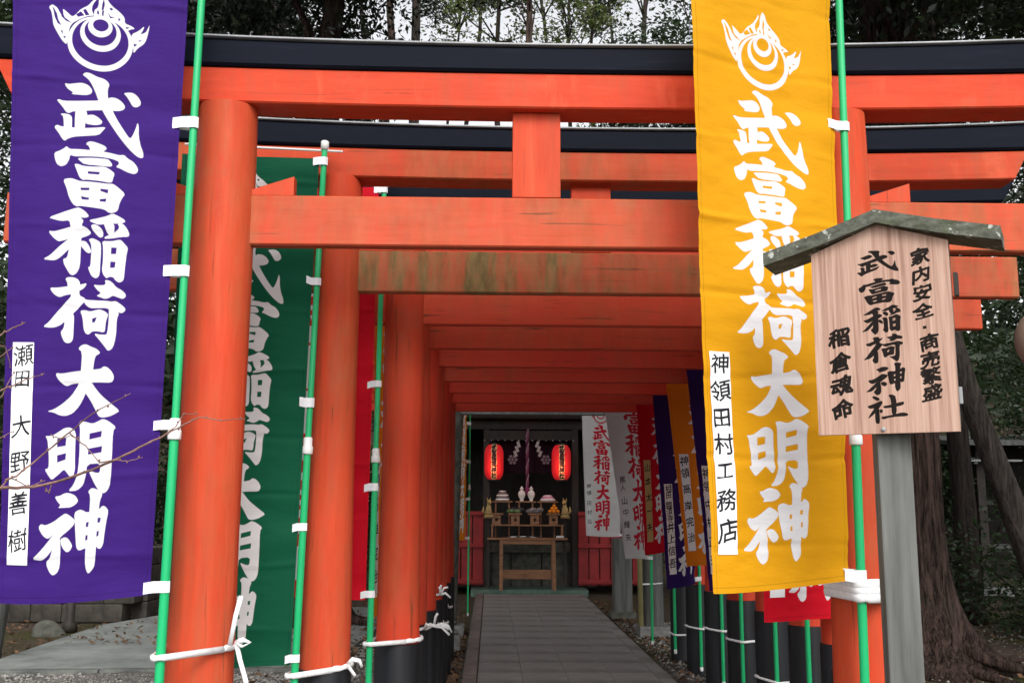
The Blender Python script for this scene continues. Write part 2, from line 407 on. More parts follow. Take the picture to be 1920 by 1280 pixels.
def font_tris(ch):
    if not _ft:
        _ft['ref'] = None; r = np.array(_raw_tris('国')).reshape(-1, 2); _ft['ref'] = (r.min(0), r.max(0))
    if ch not in _ft:
        mn, mx_ = _ft['ref']
        _ft[ch] = [[((x - mn[0]) / (mx_[0] - mn[0]), (y - mn[1]) / (mx_[1] - mn[1])) for x, y in t] for t in _raw_tris(ch)]
    return _ft[ch]
def _raw_tris(ch):
    c = bpy.data.curves.new('glyph', 'FONT'); c.body = ch; c.resolution_u = 3
    o = bpy.data.objects.new('glyph', c); COL.objects.link(o)
    dg = bpy.context.evaluated_depsgraph_get(); me = bpy.data.meshes.new_from_object(o.evaluated_get(dg))
    me.calc_loop_triangles()
    T = [[(me.vertices[i].co.x, me.vertices[i].co.y) for i in t.vertices] for t in me.loop_triangles]
    bpy.data.objects.remove(o); bpy.data.curves.remove(c); bpy.data.meshes.remove(me); return T

# banner design: 320 x 1178 units (about 1.94 mm each)
def banner_canvas():
    k = 2; c = Canvas(320 * k, 1178 * k); o = 58
    ex0, ey0, ex1, ey1 = 66, -36 + o, 252, 133 + o
    def ell(x0, y0, x1, y1, on):
        sx = (ex1 - ex0) / 1100; sy = (ey1 - ey0) / 1170
        cx, cy, rx, ry = (x0 + x1) / 2, (y0 + y1) / 2, (x1 - x0) / 2, (y1 - y0) / 2
        c.poly([((ex0 + (cx + rx * math.cos(t) - 170) * sx) * k, (ey0 + (cy + ry * math.sin(t) - 10) * sy) * k)
                for t in np.linspace(0, 2 * math.pi, 72)[:-1]], on)
    c.glyph(EMB, ex0 * k, ey0 * k, ex1 * k, (ey0 + (880 - 10) / 1170 * (ey1 - ey0)) * k)
    for e1, e2 in (((390, 385, 1095, 1180), (440, 412, 1045, 1095)), ((525, 395, 955, 895), (570, 415, 910, 812)), ((605, 395, 862, 692), (655, 425, 820, 607))):
        ell(*e1, True); ell(*e2, False)
    for ch, (x0, x1, y0, y1) in {'武': (86, 254, 139, 302), '富': (88, 246, 277, 416), '稲': (73, 236, 411, 549), '荷': (78, 237, 544, 678),
                                 '大': (92, 237, 667, 800), '明': (90, 232, 802, 936), '神': (72, 226, 925, 1074)}.items():
        c.glyph(ch, x0 * k, (y0 + o) * k, x1 * k, (y1 + o) * k)
    return c.image('banner_lettering')
IMG_BAN = banner_canvas()
def strip_canvas(name, items, bold=1.6, h=411, size=36, k=3):
    c = Canvas(45 * k, h * k)
    for ch, y, *s_ in items:
        z = s_[0] if s_ else size
        c.font(ch, 22.5 * k + rnd.uniform(-4, 4), y * k, z * k, z * k * 1.05, bold, .12 + rnd.uniform(-.03, .05), .035)
    return c.image(name)
def ink_mat(name, paper, img, ink=(.015, .015, .02)):
    m = NM(name, .8, .1)
    t = m.n('ShaderNodeTexImage', image=img, interpolation='Cubic', extension='EXTEND'); m.l(m.tc.outputs['UV'], t.inputs[0])
    g = m.noise(14, None, 3)
    m.col(m.mix(t.outputs['Color'], m.mix(m.mr(g, .3, .7), paper, tuple(x * .9 for x in paper)), ink)); return m.m

# ------------------------------------------------------------------ ground and hill
def ground():
    m = NM('gravel_and_earth', .95, .1)
    v = m.n('ShaderNodeTexVoronoi'); v.inputs['Scale'].default_value = 45; m.l(m.tc.outputs['Object'], v.inputs['Vector'])
    f = m.noise(25, None, 6, .7); b = m.noise(.5, None, 5, .6); b2 = m.noise(2.5, None, 5)
    grav = m.ramp(m.mix(.5, v.outputs['Color'], f), [(.25, (.06, .055, .05)), (.55, (.19, .175, .16)), (.8, (.36, .34, .32))])
    dirt = m.ramp(f, [(.3, (.045, .032, .022)), (.7, (.13, .095, .065))])
    moss = m.ramp(f, [(.3, (.035, .04, .014)), (.7, (.11, .10, .04))])
    sep = m.n('ShaderNodeSeparateXYZ'); m.l(m.tc.outputs['Object'], sep.inputs[0])
    ly = m.mr(m.math('ADD', sep.outputs['Y'], m.math('MULTIPLY', b2, 2)), 10.6, 12.5, 0, 1)
    rx = m.mr(m.math('ADD', sep.outputs['X'], b2), 2.6, 4.2, 0, 1)
    k = m.math('MAXIMUM', ly, rx)
    c = m.mix(m.math('MULTIPLY', k, .85), grav, dirt); c = m.mix(m.math('MULTIPLY', m.mr(b, .5, .62), k), c, moss)
    m.col(c); m.bump(m.math('ADD', m.math('MULTIPLY', v.outputs['Distance'], 1.5), f), .8, .02)
    # sheet with a wooded slope beyond the shrine
    def hz(x, y):
        d = max(0, y - 24); s_ = 1 / (1 + math.exp(-(d - 12) / 5)) * 9 if d > 0 else 0
        s_ += max(0, abs(x) - 13) * .10 * (1 if y > 5 else 0) * min(1, max(0, (y - 5) / 10))
        n_ = mnoise.noise((x * .5, y * .5, 0)) * .05 + mnoise.noise((x * 2, y * 2, 3)) * .012
        near = -1.5 < x < 3.2 and y < 22
        return s_ + (0 if near else n_ * (1 + s_)) - .012
    bm = bmesh.new(); xs = [-400, -150, -60] + [i * .5 for i in range(-60, 61)] + [60, 150, 400]
    ys = [-300, -80, -20, -5, 0, 4] + [6 + i * .5 for i in range(0, 90)] + [60, 90, 200, 500]
    g = [[bm.verts.new((x, y, hz(x, y))) for x in xs] for y in ys]
    for j in range(len(ys) - 1):
        for i in range(len(xs) - 1): bm.faces.new((g[j][i], g[j][i + 1], g[j + 1][i + 1], g[j + 1][i]))
    me = bpy.data.meshes.new('ground'); bm.to_mesh(me); bm.free()
    link('ground', me, m.m, None, True, kind='structure')
ground()

def scatter(name, label_mat, n, gen, kind_label=None):
    """loose pebbles / litter: one joined mesh"""
    V, F = [], []
    for _ in range(n):
        vs, fs = gen(); o = len(V); V += vs; F += [tuple(i + o for i in f) for f in fs]
    me = bpy.data.meshes.new(name); me.from_pydata(V, [], F)
    o = link(name, me, label_mat, None, False, kind='stuff')
    return o
M_PEB = simple('pebble', (.24, .23, .21), .85, .6, 22, 0)
M_LIT = simple('brown_fallen_leaf', (.13, .07, .035), .8, .6, 9, 0)
def peb():
    x, y = rnd.choice([(rnd.uniform(-4.6, -1.2), rnd.uniform(8.6, 9.75)), (rnd.uniform(-3, -.55), rnd.uniform(9, 16)), (rnd.uniform(-3, -.55), rnd.uniform(9, 12)), (rnd.uniform(1.7, 2.8), rnd.uniform(8.5, 14)), (rnd.uniform(2.6, 8), rnd.uniform(9, 14))])
    r = rnd.uniform(.006, .02); a_ = rnd.random() * 6
    vs = [(x + r * math.cos(a_ + i * 1.257) * rnd.uniform(.7, 1.2), y + r * math.sin(a_ + i * 1.257), .0) for i in range(5)]
    vs += [(x + r * .2, y, r * .9)]
    return vs, [(i, (i + 1) % 5, 5) for i in range(5)]
o = scatter('pebbles', M_PEB, 9000, peb)
def lit():
    x, y = rnd.choice([(rnd.uniform(-4.7, -1.4), 11.5 + abs(rnd.gauss(0, 1.5))), (rnd.uniform(-2.5, -.28), rnd.uniform(9, 17)), (rnd.uniform(2.5, 9), rnd.uniform(8.5, 14)), (rnd.uniform(-2.5, -.28), rnd.uniform(9, 17)), (rnd.uniform(-.6, -.27), rnd.uniform(9, 13)), (rnd.uniform(1.68, 2.2), rnd.uniform(9, 17)), (rnd.uniform(2.5, 9), rnd.uniform(8.5, 14)), (rnd.uniform(-7, -4.8), rnd.uniform(10.6, 15))])
    r = rnd.uniform(.015, .045); a_ = rnd.random() * 6; t = rnd.uniform(0, .03)
    c, s_ = math.cos(a_) * r, math.sin(a_) * r
    h0 = .034 if x < -1.35 and y > 9.8 + .05 * (x + 4) and x > -4.9 and y < 15 else 0
    return [(a_[0], a_[1], a_[2] + h0) for a_ in [(x - c, y - s_, .006), (x + s_ * .5, y - c * .5, .01 + t), (x + c, y + s_, .006 + t), (x - s_ * .5, y + c * .5, .008)]], [(0, 1, 2, 3)]
scatter('fallen_leaves', M_LIT, 3500, lit)

# ------------------------------------------------------------------ paved approach
def paved_path():
    m = NM('paving_stone', .75, .3)
    f = m.noise(9, None, 7, .65); b = m.noise(1.1, None, 4)
    c = m.ramp(f, [(.3, (.20, .185, .172)), (.7, (.31, .29, .275))])
    oi = m.n('ShaderNodeObjectInfo')
    c = m.mix(.3, c, m.ramp(oi.outputs['Random'], [(0, (.22, .21, .20)), (1, (.29, .27, .255))]))
    c = m.mix(m.mr(b, .5, .65, 0, .5), c, (.075, .075, .055))
    m.col(c); m.bump(f, .35, .006)
    M_CURB = simple('pinkish_kerb_stone', (.17, .135, .12), .8, .3, 12, .3)
    bed = MB().box((.69, 10, -.02), (1.9, 17, .04)).build('paved_path', M_DSTONE, None, kind='structure')
    base = {}
    y = 3.0; row = 0
    while y < 17.95:
        L = rnd.uniform(.58, .62)
        for i in range(4):
            x = -.105 + .4 + i * .4 - .2
            d = (.395, L - .006, .05)
            key = (i, row % 3)
            if key not in base:
                t = MB().box((0, 0, 0), (.397, .597, .05), None, .0025)
                base[key] = t.build('tile', m.m, bed)
                q = base[key]
            else: q = inst(base[key])
            q.location = (x, y + .3, .018 + rnd.uniform(-.003, .003)); q.rotation_euler = (rnd.uniform(-.003, .003), rnd.uniform(-.003, .003), 0)
            q.parent = bed
        y += .6; row += 1
    for k in range(17):
        q = MB().box((0, 0, 0), (.125, .894, .05), None, .0025).build('tile', m.m, bed) if k == 0 else inst(q0)
        if k == 0: q0 = q
        q.parent = bed; q.location = (1.56, 3.45 + k * .9, .018 + rnd.uniform(-.003, .003))
    cb = None
    for k in range(17):
        for x in (-.175,):
            if cb is None:
                cb = MB().box((0, 0, 0), (.125, .89, .07), None, .006).build('kerb_stone', M_CURB, bed); q = cb
            else: q = inst(cb)
            q.location = (x, 3.45 + k * .9, .02 + rnd.uniform(-.004, .004)); q.parent = bed
paved_path()
def side_pavement():
    m = simple('worn_concrete', (.20, .213, .20), .9, .42, 1.6, .5, .012)
    pts = [(-9, 9.55), (-1.55, 10.05), (-1.3, 15.6), (-3.2, 16.2), (-4.6, 14.5), (-4.94, 13.41), (-4.89, 11.87), (-4.83, 10.5), (-9, 10.3)]
    bm = bmesh.new(); t = [bm.verts.new((x, y, .03)) for x, y in pts]; b = [bm.verts.new((x, y, -.1)) for x, y in pts]
    bm.faces.new(t)
    for i in range(len(pts)): bm.faces.new((b[i], b[(i + 1) % len(pts)], t[(i + 1) % len(pts)], t[i]))
    bmesh.ops.recalc_face_normals(bm, faces=bm.faces)
    me = bpy.data.meshes.new('side_pavement'); bm.to_mesh(me); bm.free()
    p = link('side_pavement', me, m, None, False, kind='structure')
    nt = m.node_tree; nz = [n for n in nt.nodes if n.type == 'TEX_NOISE'][0]; nz.inputs['Detail'].default_value = 12; nz.inputs['Roughness'].default_value = .72
    kb = simple('dark_pitted_kerb', (.11, .115, .105), .9, .5, 7, .7, .02)
    x = -9.0; proto = None
    dx, dy = 7.45, .5; Lk = math.hypot(dx, dy); ang = math.atan2(dy, dx); s_ = 0
    while s_ < Lk - .3:
        q = MB().box((0, 0, 0), (.89, .11, .13), None, .012).build('kerb_stone', kb, p) if proto is None else inst(proto)
        if proto is None: proto = q
        q.location = (-9 + dx * (s_ + .45) / Lk, 9.49 + dy * (s_ + .45) / Lk, -.035 + rnd.uniform(-.004, .004)); q.rotation_euler = (0, 0, ang); q.parent = p
        s_ += .9
side_pavement()

# ------------------------------------------------------------------ torii gates
def beam(mb, cx, half_top, half_bot, y, hy, zb, zt, curve, nseg=28, bev=.008, curve_t=None):
    """a beam along x whose ends rise and slant; chamfered section"""
    rg = []
    curve_t = curve if curve_t is None else curve_t
    for i in range(nseg + 1):
        t = -1 + 2 * i / nseg
        xt, xb = cx + half_top * t, cx + half_bot * t
        lz = curve * (abs(t) * half_top) ** 2.2; lzt = curve_t * (abs(t) * half_top) ** 2.2
        b_, t_ = zb + lz, zt + lzt
        rg.append([(xb, y - hy, b_ + bev), (xb, y - hy + bev, b_), (xb, y + hy - bev, b_), (xb, y + hy, b_ + bev),
                   (xt, y + hy, t_ - bev), (xt, y + hy - bev, t_), (xt, y - hy + bev, t_), (xt, y - hy, t_ - bev)])
    mb.rings(rg); return mb
def gate(i, y, xl, xr, rl, rr, zk=0, moss=(0, 0), faded=0.2, label='', cth=.0145, shade_amt=0.0, crack=0.0):
    cx = (xl + xr) / 2
    t = thing('torii_gate', label, 'torii gate', (cx, y, 0), 'vermilion torii gates over the path')
    for x, r in ((xl, rl), (xr, rr)):
        ph = rnd.random() * 9; prof = []
        for j in range(25):
            z = .55 + (3.085 - .55) * j / 24
            prof.append((r * (1.035 - .085 * z / 3.1) + .0025 * math.sin(z * 3 + ph), z))
        mb = MB(); mb.lathe((x, y, 0), prof, 40)
        p = mb.build('pillar', M_PIL, t, moss=.3, faded=.10 + .15 * rnd.random(), older=shade_amt, crack=crack if x == xl else 0.0); sharpen(p)
        mb = MB(); mb.lathe((x, y, 0), [(r * 1.10, 0), (r * 1.10, .02), (r * 1.10, .795), (r * 1.085, .815 + .004), (r * 1.0, .823)], 40)
        q = mb.build('black_base', M_SLEEVE, t, True); sharpen(q)
    mb = MB(); beam(mb, cx, 2.12, 2.05, y, .078, 3.078 + zk, 3.222 + zk, .0065, bev=.006)
    p = mb.build('upper_beam', M_BEAM, t, False, moss=moss[1], faded=faded * .3, older=shade_amt)
    mb = MB(); beam(mb, cx, 2.26, 2.19, y, .095, 3.2225 + zk, 3.327 + zk, .0065, bev=.010, curve_t=.0112)
    k = mb.build('top_lintel', M_BLK, t)
    mb = MB(); beam(mb, cx, 2.275, 2.263, y, .108, 3.3275 + zk, 3.336 + zk, .0112, bev=.002)
    mb.build('metal_capping', M_CAP, k)
    k.data.update()
    mb = MB(); beam(mb, cx, 2.05, 2.05, y, .031, 2.527, 2.726, 0, 4, .006)
    mb.build('tie_beam', M_BEAM, t, False, moss=moss[0], faded=faded, older=shade_amt)
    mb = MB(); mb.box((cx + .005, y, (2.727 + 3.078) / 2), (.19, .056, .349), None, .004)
    mb.build('centre_strut', M_PIL, t, False, moss=.15, faded=.25, older=shade_amt)
    for x, r in ((xl, rl), (xr, rr)):
        for s_ in (-1, 1):
            x0, x1 = x + s_ * (r - .02), x + s_ * (r + .155)
            bm = MB(); f_, b_ = y - .027, y + .027
            zz0, zz1 = 2.745, 2.803
            bm.rings([[(x0, f_, 2.7265), (x0, b_, 2.7265), (x0, b_, zz0), (x0, f_, zz0)], [(x1, f_, 2.7265), (x1, b_, 2.7265), (x1, b_, zz1), (x1, f_, zz1)]])
            bm.build('wedge', M_PIL, t, False, moss=.1, faded=.35, older=shade_amt)
    if i > 2: t.rotation_euler = (rnd.uniform(-.003, .003), rnd.uniform(-.003, .003), rnd.uniform(-.006, .006))
    return t
GY = [3.86 + .857 * k for k in range(9)]
gate(0, GY[0], -1.055, 1.385, .120, .110, 0, (.45, .0), .75, 'first torii gate, nearest the camera, its pillars between the purple and yellow banners')
gate(1, GY[1], -.735, 1.665, .108, .108, -.012, (.95, .45), .8, 'second torii gate, its lower beam heavily stained with green moss')
gate(2, GY[2], -.487, 1.89, .112, .108, -.01, (.35, .1), .5, 'third torii gate, its left pillar marked by a long dark vertical crack', shade_amt=.35, crack=.035)
lbl = ['fourth torii gate, next behind the gate with the cracked left pillar', 'fifth torii gate, in the middle of the nine vermilion gates',
       'sixth torii gate counting from the front of the tunnel', 'seventh torii gate, with an orange banner tied at its right pillar',
       'eighth torii gate, second from the dark far end of the tunnel', 'ninth and last vermilion torii gate, just before the grey stone torii']
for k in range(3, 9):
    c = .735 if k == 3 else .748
    gate(k, GY[k], c - 1.232, c + 1.232, .11, .11, 0, (.3 if k < 6 else .15, .1), .45 + .2 * rnd.random(), label=lbl[k - 3], shade_amt=min(1, .75 + .05 * (k - 3)))

# ------------------------------------------------------------------ banners
TAP = []
M_LOOP = simple('white_fabric_loop', (.78, .78, .80), .8, .06, 20, .1)
def banner(label, colour_mat, pole, ztop, zbot, lt, lb, strip=None, pole_r=.0145, pole_top=None, pole_bot=.02, detail=1.0, seed=0,
           crossbar=True, gap=.045, loops=5, art=1.0, curl=None, fold=.012, leanx=0.0, polemat=None, lowred=False):
    px, py = pole
    pt = ztop + .07 if pole_top is None else pole_top
    t = thing('nobori_banner', label, 'banner', (px, py, 0), 'tall votive banners on green poles')
    lx = lambda z: px + leanx * (z - zbot)
    mb = MB(); zm = 1.79
    mb.tube([(lx(pole_bot), py, pole_bot), (lx(zm), py, zm)], pole_r * 1.12, 14)
    mb.tube([(lx(zm), py, zm), (lx(pt), py, pt)], pole_r * .95, 14)
    p = mb.build('pole', polemat or M_POLE, t, True); sharpen(p)
    MB().lathe((lx(zm + .02), py, zm - .012), [(pole_r * 1.5, -.02), (pole_r * 1.62, -.016), (pole_r * 1.62, .012), (pole_r * 1.35, .018), (pole_r * 1.35, .05), (pole_r * 1.15, .055)], 16).build('pole_joint', M_WHITE, t, True)
    MB().lathe((lx(pt), py, pt), [(pole_r * 1.3, -.03), (pole_r * 1.3, .010), (pole_r * 1.0, .014)], 14).build('pole_cap', M_WHITE, t, True)
    MB().lathe((lx(pole_bot), py, pole_bot), [(pole_r * .9, -.012), (pole_r * 1.2, .0), (pole_r * 1.15, .03)], 14).build('pole_foot', M_WHITE, t, True)
    rg = random.Random(seed); ph = [rg.uniform(0, 6) for _ in range(6)]
    ncr = 8; crs = [(k + .5) / ncr + rg.uniform(-.006, .006) for k in range(ncr)]
    def pt_(u, v, off=0.0):
        z = ztop + (zbot - ztop) * v
        A = Vector((lx(z) - gap, py, z)); B = Vector((lt[0] + (lb[0] - lt[0]) * v, lt[1] + (lb[1] - lt[1]) * v, z))
        if curl:
            Cc = Vector((B.x + (A.x - B.x) * curl[0], B.y + (A.y - B.y) * curl[1], z))
            p_ = B * (1 - u) ** 2 + Cc * (2 * u * (1 - u)) + A * u * u
        else: p_ = B + (A - B) * u
        d = (A - B); n_ = Vector((d.y, -d.x, 0)).normalized()
        if n_.y > 0: n_ = -n_
        amp = fold * (.35 + .65 * (1 - u) + .3 * math.sin(v * 3.0 + ph[5]))
        fine = .0035 * mnoise.noise((u * 3, v * 26, seed)) + .0022 * mnoise.noise((u * 9, v * 60, seed + 4)) + .006 * mnoise.noise((u * 2.2 + v * 5, v * 6, seed + 8))
        w = fine + math.sin(u * 5.5 + ph[0] + 1.2 * math.sin(v * 3 + ph[1])) * amp * 1.3 + math.sin(u * 13 + ph[2] + v * 5) * amp * .35 + .12 * amp * math.sin(v * 9 + u * 3 + ph[4])
        w *= min(1, (1 - u) * 4)
        for c_ in crs:
            dd = abs(v - c_ - .004 * math.sin(u * 4 + c_ * 30)) * 2.28
            if dd < .02: w += .0062 * (1 - dd / .02) * (1 if int(c_ * 100) % 2 else -1) * max(0, .55 + .9 * mnoise.noise((u * 3.1, c_ * 40, seed)))
        # puckers where the loops pull
        for k in range(loops):
            vk = .008 + k / (loops - 1) * .982
            dv = (v - vk) * 2.28; q = math.exp(-(dv / .11) ** 2) * math.exp(-((1 - u) / .35) ** 2)
            w += .009 * q * math.sin(dv * 28)
        sag = .012 * math.sin(u * 3.14 + ph[3]) * v ** 3 + .014 * (1 - u) * math.sin(ph[1]) * v ** 2
        p_ += n_ * (w + off); p_.z += sag
        return p_
    def sheet(u0, u1, v0, v1, nu, nv, off, name, mat, parent):
        V = [pt_(u0 + (u1 - u0) * i / nu, v0 + (v1 - v0) * j / nv, off) for j in range(nv + 1) for i in range(nu + 1)]
        F = [(j * (nu + 1) + i, (j + 1) * (nu + 1) + i, (j + 1) * (nu + 1) + i + 1, j * (nu + 1) + i + 1) for j in range(nv) for i in range(nu)]
        me = bpy.data.meshes.new(name); me.from_pydata([tuple(v) for v in V], [], F)
        uv = me.uv_layers.new(name='UVMap'); d = np.empty((len(F) * 4, 2), np.float32); q = 0
        for j in range(nv):
            for i in range(nu):
                for (a_, b_) in ((i, j), (i, j + 1), (i + 1, j + 1), (i + 1, j)):
                    d[q] = (a_ / nu, (1 - b_ / nv) / (art if name == 'cloth' else 1)); q += 1
        uv.data.foreach_set('uv', d.ravel())
        return link(name, me, mat, parent, True)
    nu, nv = (36, 340) if detail >= 1 else (16, 110)
    sheet(0, 1, 0, 1, nu, nv, 0, 'cloth', colour_mat, t)
    if strip:
        mat, x0, x1, y0, y1 = strip
        sheet(x0 / 320, x1 / 320, (y0 + 58) / 1178, (y1 + 58) / 1178, 6, 70, .0035, 'name_strip', mat, t)
    for k in range(loops):
        v = .008 + k / (loops - 1) * .982; a_ = pt_(.955, v, .004); z = a_.z; hw = .021
        xx = lx(z); tl = rg.uniform(-.012, .012); hw = rg.uniform(.016, .0215)
        rg_ = []
        for (q, w_) in ((0, 0), (.5, 0), (1, 0)):
            pass
        b0 = Vector((xx, py - pole_r * 1.25 - .001, z + tl)); b1 = Vector((xx + pole_r * 1.3, py - pole_r * .5, z + tl)); b2 = Vector((xx, py + pole_r * 1.3, z + tl)); b3 = pt_(.955, v, -.004)
        pts = [a_, (a_ + b0) / 2 + Vector((0, -.002, tl * .5)), b0 + Vector((-pole_r * .6, 0, 0)), b0 + Vector((pole_r * .6, 0, 0)), b1, b2, b3]
        MB().rings([[q + Vector((0, 0, hw)), q + Vector((0, 0, -hw)), q + Vector((0, .0012, -hw)), q + Vector((0, .0012, hw))] for q in pts]).build('loop', M_LOOP, t)
    if crossbar:
        A = Vector((lx(ztop) + .085, py + .004, ztop + .035)); B = Vector((lt[0] + .01, lt[1], ztop + .012 + .035))
        MB().tube([A, B], .006, 8).build('crossbar', M_WHITE, t, True)
    return t

PUR, YEL, GRN = (.044, .012, .175), (.74, .345, .006), (.003, .088, .042)
REDC, ORG, NAVY, WHT = (.62, .004, .018), (.80, .22, .008), (.03, .010, .11), (.62, .62, .62)
WI = (.78, .78, .80)
CP = cloth_mat('purple_banner_cloth', PUR, WI, IMG_BAN); CY = cloth_mat('yellow_banner_cloth', YEL, WI, IMG_BAN)
CG = cloth_mat('green_banner_cloth', GRN, (.66, .64, .63), IMG_BAN); CR = cloth_mat('red_banner_cloth', REDC, WI, IMG_BAN)
CO = cloth_mat('orange_banner_cloth', ORG, WI, IMG_BAN); CN = cloth_mat('navy_banner_cloth', NAVY, WI, IMG_BAN)
CW = cloth_mat('white_banner_cloth', WHT, (.50, .012, .03), IMG_BAN)
PAP = (.80, .80, .80)
def strip(nm, items, paper=PAP, **k): return ink_mat(nm + '_paper', paper, strip_canvas(nm, items, **k))
S_P = strip('purple_strip', [('瀬', 26), ('田', 70, 30), ('大', 160), ('野', 226), ('善', 302), ('樹', 368)], bold=.9)
S_Y = strip('yellow_strip', [('神', 26), ('領', 82, 38), ('田', 138), ('村', 192, 38), ('工', 246, 32), ('務', 305, 38), ('店', 365, 40)], bold=2.2)
S_O = strip('orange_strip', [('神', 30), ('領', 82), ('高', 150), ('岸', 222), ('完', 290), ('治', 355)], bold=2)
S_N = strip('navy_strip', [('相', 22, 30), ('田', 52, 28), ('臨', 98, 30), ('済', 128, 30), ('寺', 160, 30), ('井', 200, 38), ('上', 252, 38), ('信', 306, 38), ('吾', 362, 38)], bold=2)
S_N2 = strip('second_navy_strip', [('神', 30), ('領', 80), ('中', 150), ('村', 215), ('正', 290), ('夫', 355)], bold=2)
S_G = strip('gilt_strip', [('山', 40), ('本', 110), ('太', 190), ('一', 260), ('夫', 340)], (.55, .38, .16), bold=1.5)
S_W1 = strip('white_banner_name', [('神', 40), ('領', 100), ('田', 190), ('村', 270), ('弘', 350)], WHT, bold=1.6)
S_W2 = strip('second_white_name', [('黒', 30, 34), ('人', 75, 28), ('山', 150), ('中', 215), ('輝', 285), ('夫', 355)], WHT, bold=1.6)
S_GR = strip('green_strip', [('神', 30), ('領', 90), ('川', 160), ('端', 230), ('美', 300), ('子', 365)], bold=2)

banner('purple banner with white calligraphy and name strip, beside the nearest left pillar', CP, (-1.118, 3.60), 3.50, 1.222, (-1.785, 3.54), (-1.60, 3.43), (S_P, 17, 62, 676, 1057), pole_top=4.1, seed=3, crossbar=False, leanx=.004, gap=.05, art=.985, curl=(.50, .05))
banner('bright yellow banner with white calligraphy hanging left of the wooden signboard', CY, (1.318, 3.665), 3.56, 1.268, (.70, 3.44), (.735, 3.43), (S_Y, 14, 58, 708, 1056), pole_top=4.1, seed=8, crossbar=False, leanx=.012, gap=.04, art=.934, curl=(.49, .30))
banner('dark green banner partly hidden behind the first left pillar', CG, (-.838, 4.56), 3.135, .845, (-1.44, 4.52), (-1.375, 4.44), None, seed=5, leanx=.020, gap=.022)
banner('crimson banner mostly hidden behind the second left pillar', CR, (-.614, 5.40), 3.27, 1.065, (-1.22, 5.45), (-1.22, 5.45), (S_GR, 17, 62, 646, 1057), seed=6, leanx=.006, gap=.03)
banner('orange banner with a white strip, a sliver beside the third left pillar', CO, (-.50, 6.26), 3.0, .90, (-.672, 5.80), (-.672, 5.78), (S_O, 0, 70, 600, 1057), seed=7, gap=.03, detail=.5, pole_r=.012)
banner('crimson banner hanging lowest on the right, its hem below the yellow banner', CR, (2.02, 5.40), 3.25, .955, (1.40, 5.34), (1.40, 5.32), (S_GR, 17, 62, 646, 1057), seed=9, gap=.03)
def rb(label, mat, px, py, ztop, zbot, xt, xb, yref, dy, st, seed, **k):
    s_ = (py - dy) / yref
    return banner(label, mat, (px, py), ztop, zbot, (xt * s_, py - dy), (xb * s_, py - dy), st, seed=seed, detail=.5, pole_r=.0135, fold=.007, curl=(.85, .12), **k)
sY = (17, 62, 646, 1057)
rb('navy banner close behind the yellow banner, nearest of two navy ones', CN, 1.935, GY[5] - .15, 3.20, .93, 1.494, 1.694, 8.0, .40, (S_N2, *sY), 11, pole_bot=.08)
rb('orange banner with a white name strip between two navy banners', CO, 1.975, GY[6] - .15, 3.33, 1.06, 1.453, 1.687, 8.85, .42, (S_O, *sY), 12, pole_bot=.06)
rb('navy banner with a long white name strip left of the orange banner', CN, 1.965, GY[7] - .15, 3.11, .835, 1.517, 1.654, 9.7, .42, (S_N, *sY), 13, pole_bot=.05)
rb('red banner with a thin gilt strip overlapping the white banner behind it', CR, 1.865, GY[8] - .22, 3.36, 1.09, 1.472, 1.553, 10.4, .38, (S_G, *sY), 14, pole_bot=.1)
rb('white banner with red calligraphy tilting out beside the grey gatepost', CW, 1.80, 11.55, 3.25, .97, 1.189, 1.494, 11.4, .30, (S_W2, *sY), 15, pole_bot=.05)
banner('farthest white banner with red calligraphy, hanging straight before the shrine', CW, (2.13, 16.5), 3.22, 1.08, (1.46, 16.4), (1.52, 16.4), (S_W1, *sY), seed=16, detail=.5)
banner('orange banner seen edge-on through the grey torii, left of the lanterns', CO, (-.295, 14.0), 3.2, 1.10, (-.345, 13.5), (-.47, 13.45), None, seed=17, detail=.5, pole_r=.011, polemat=M_POLE, pole_bot=.1)
# bare poles whose banners hang hidden: fourth and fifth gates on the right
for (x, y, zb, lb_) in ((1.915, GY[3] - .16, .03, 'green banner pole against the black base of the fourth right pillar'), (1.955, GY[4] - .16, .05, 'green banner pole against the black base of the fifth right pillar')):
    rb(lb_.replace('banner pole', 'pole with a red banner'), CR, x, y, 3.45, 1.30, x - .33, x - .33, y, .33, None, int(x * 100), pole_bot=zb)

# ------------------------------------------------------------------ cords that tie poles to pillars
def cord(label, cx, cy, r, px, py, z, rad=.007, flat=1.5, tilt=0.0, tails=(), bow=0, rows=1, tiltp=0.0):
    t = thing('tie_cord', label, 'cord', (cx, cy, z), 'white cords tying banner poles to the pillars')
    for rw in range(rows):
        pts = []; n = 44
        # convex loop round pillar and pole
        d = Vector((px - cx, py - cy)); L = d.length; ax = d.normalized(); th0 = math.acos(max(-1, min(1, (r - .016) / max(L, .02))))
        a0 = math.atan2(ax.y, ax.x)
        for k in range(n):
            an = a0 + th0 + (2 * math.pi - 2 * th0) * k / (n - 1)
            pts.append(Vector((cx + (r + rad) * math.cos(an), cy + (r + rad) * math.sin(an), 0)))
        for k in range(8):
            an = a0 - th0 + 2 * th0 * k / 7
            pts.append(Vector((px + (.0165 + rad) * math.cos(an), py + (.0165 + rad) * math.sin(an), 0)))
        pts.append(pts[0])
        for i_, p in enumerate(pts): p.z = z + rw * rad * 2.4 + tilt * (p.x - cx) + tiltp * (p.x - cx) ** 2 + .0015 * math.sin(i_ * 1.3 + rw)
        MB().tube(pts, [rad * flat * (1 + .12 * math.sin(i_)) for i_ in range(len(pts))], 8, 1 / flat).build('loop_of_cord', M_CORD, t, True)
    for tl in tails:
        MB().tube(tl, [rad * 1.2] * len(tl), 8, .5).build('cord_tail', M_CORD, t, True)
    return t
cx, cy = -1.055, GY[0]
kx, ky, kz = -.905, 3.765, 1.05
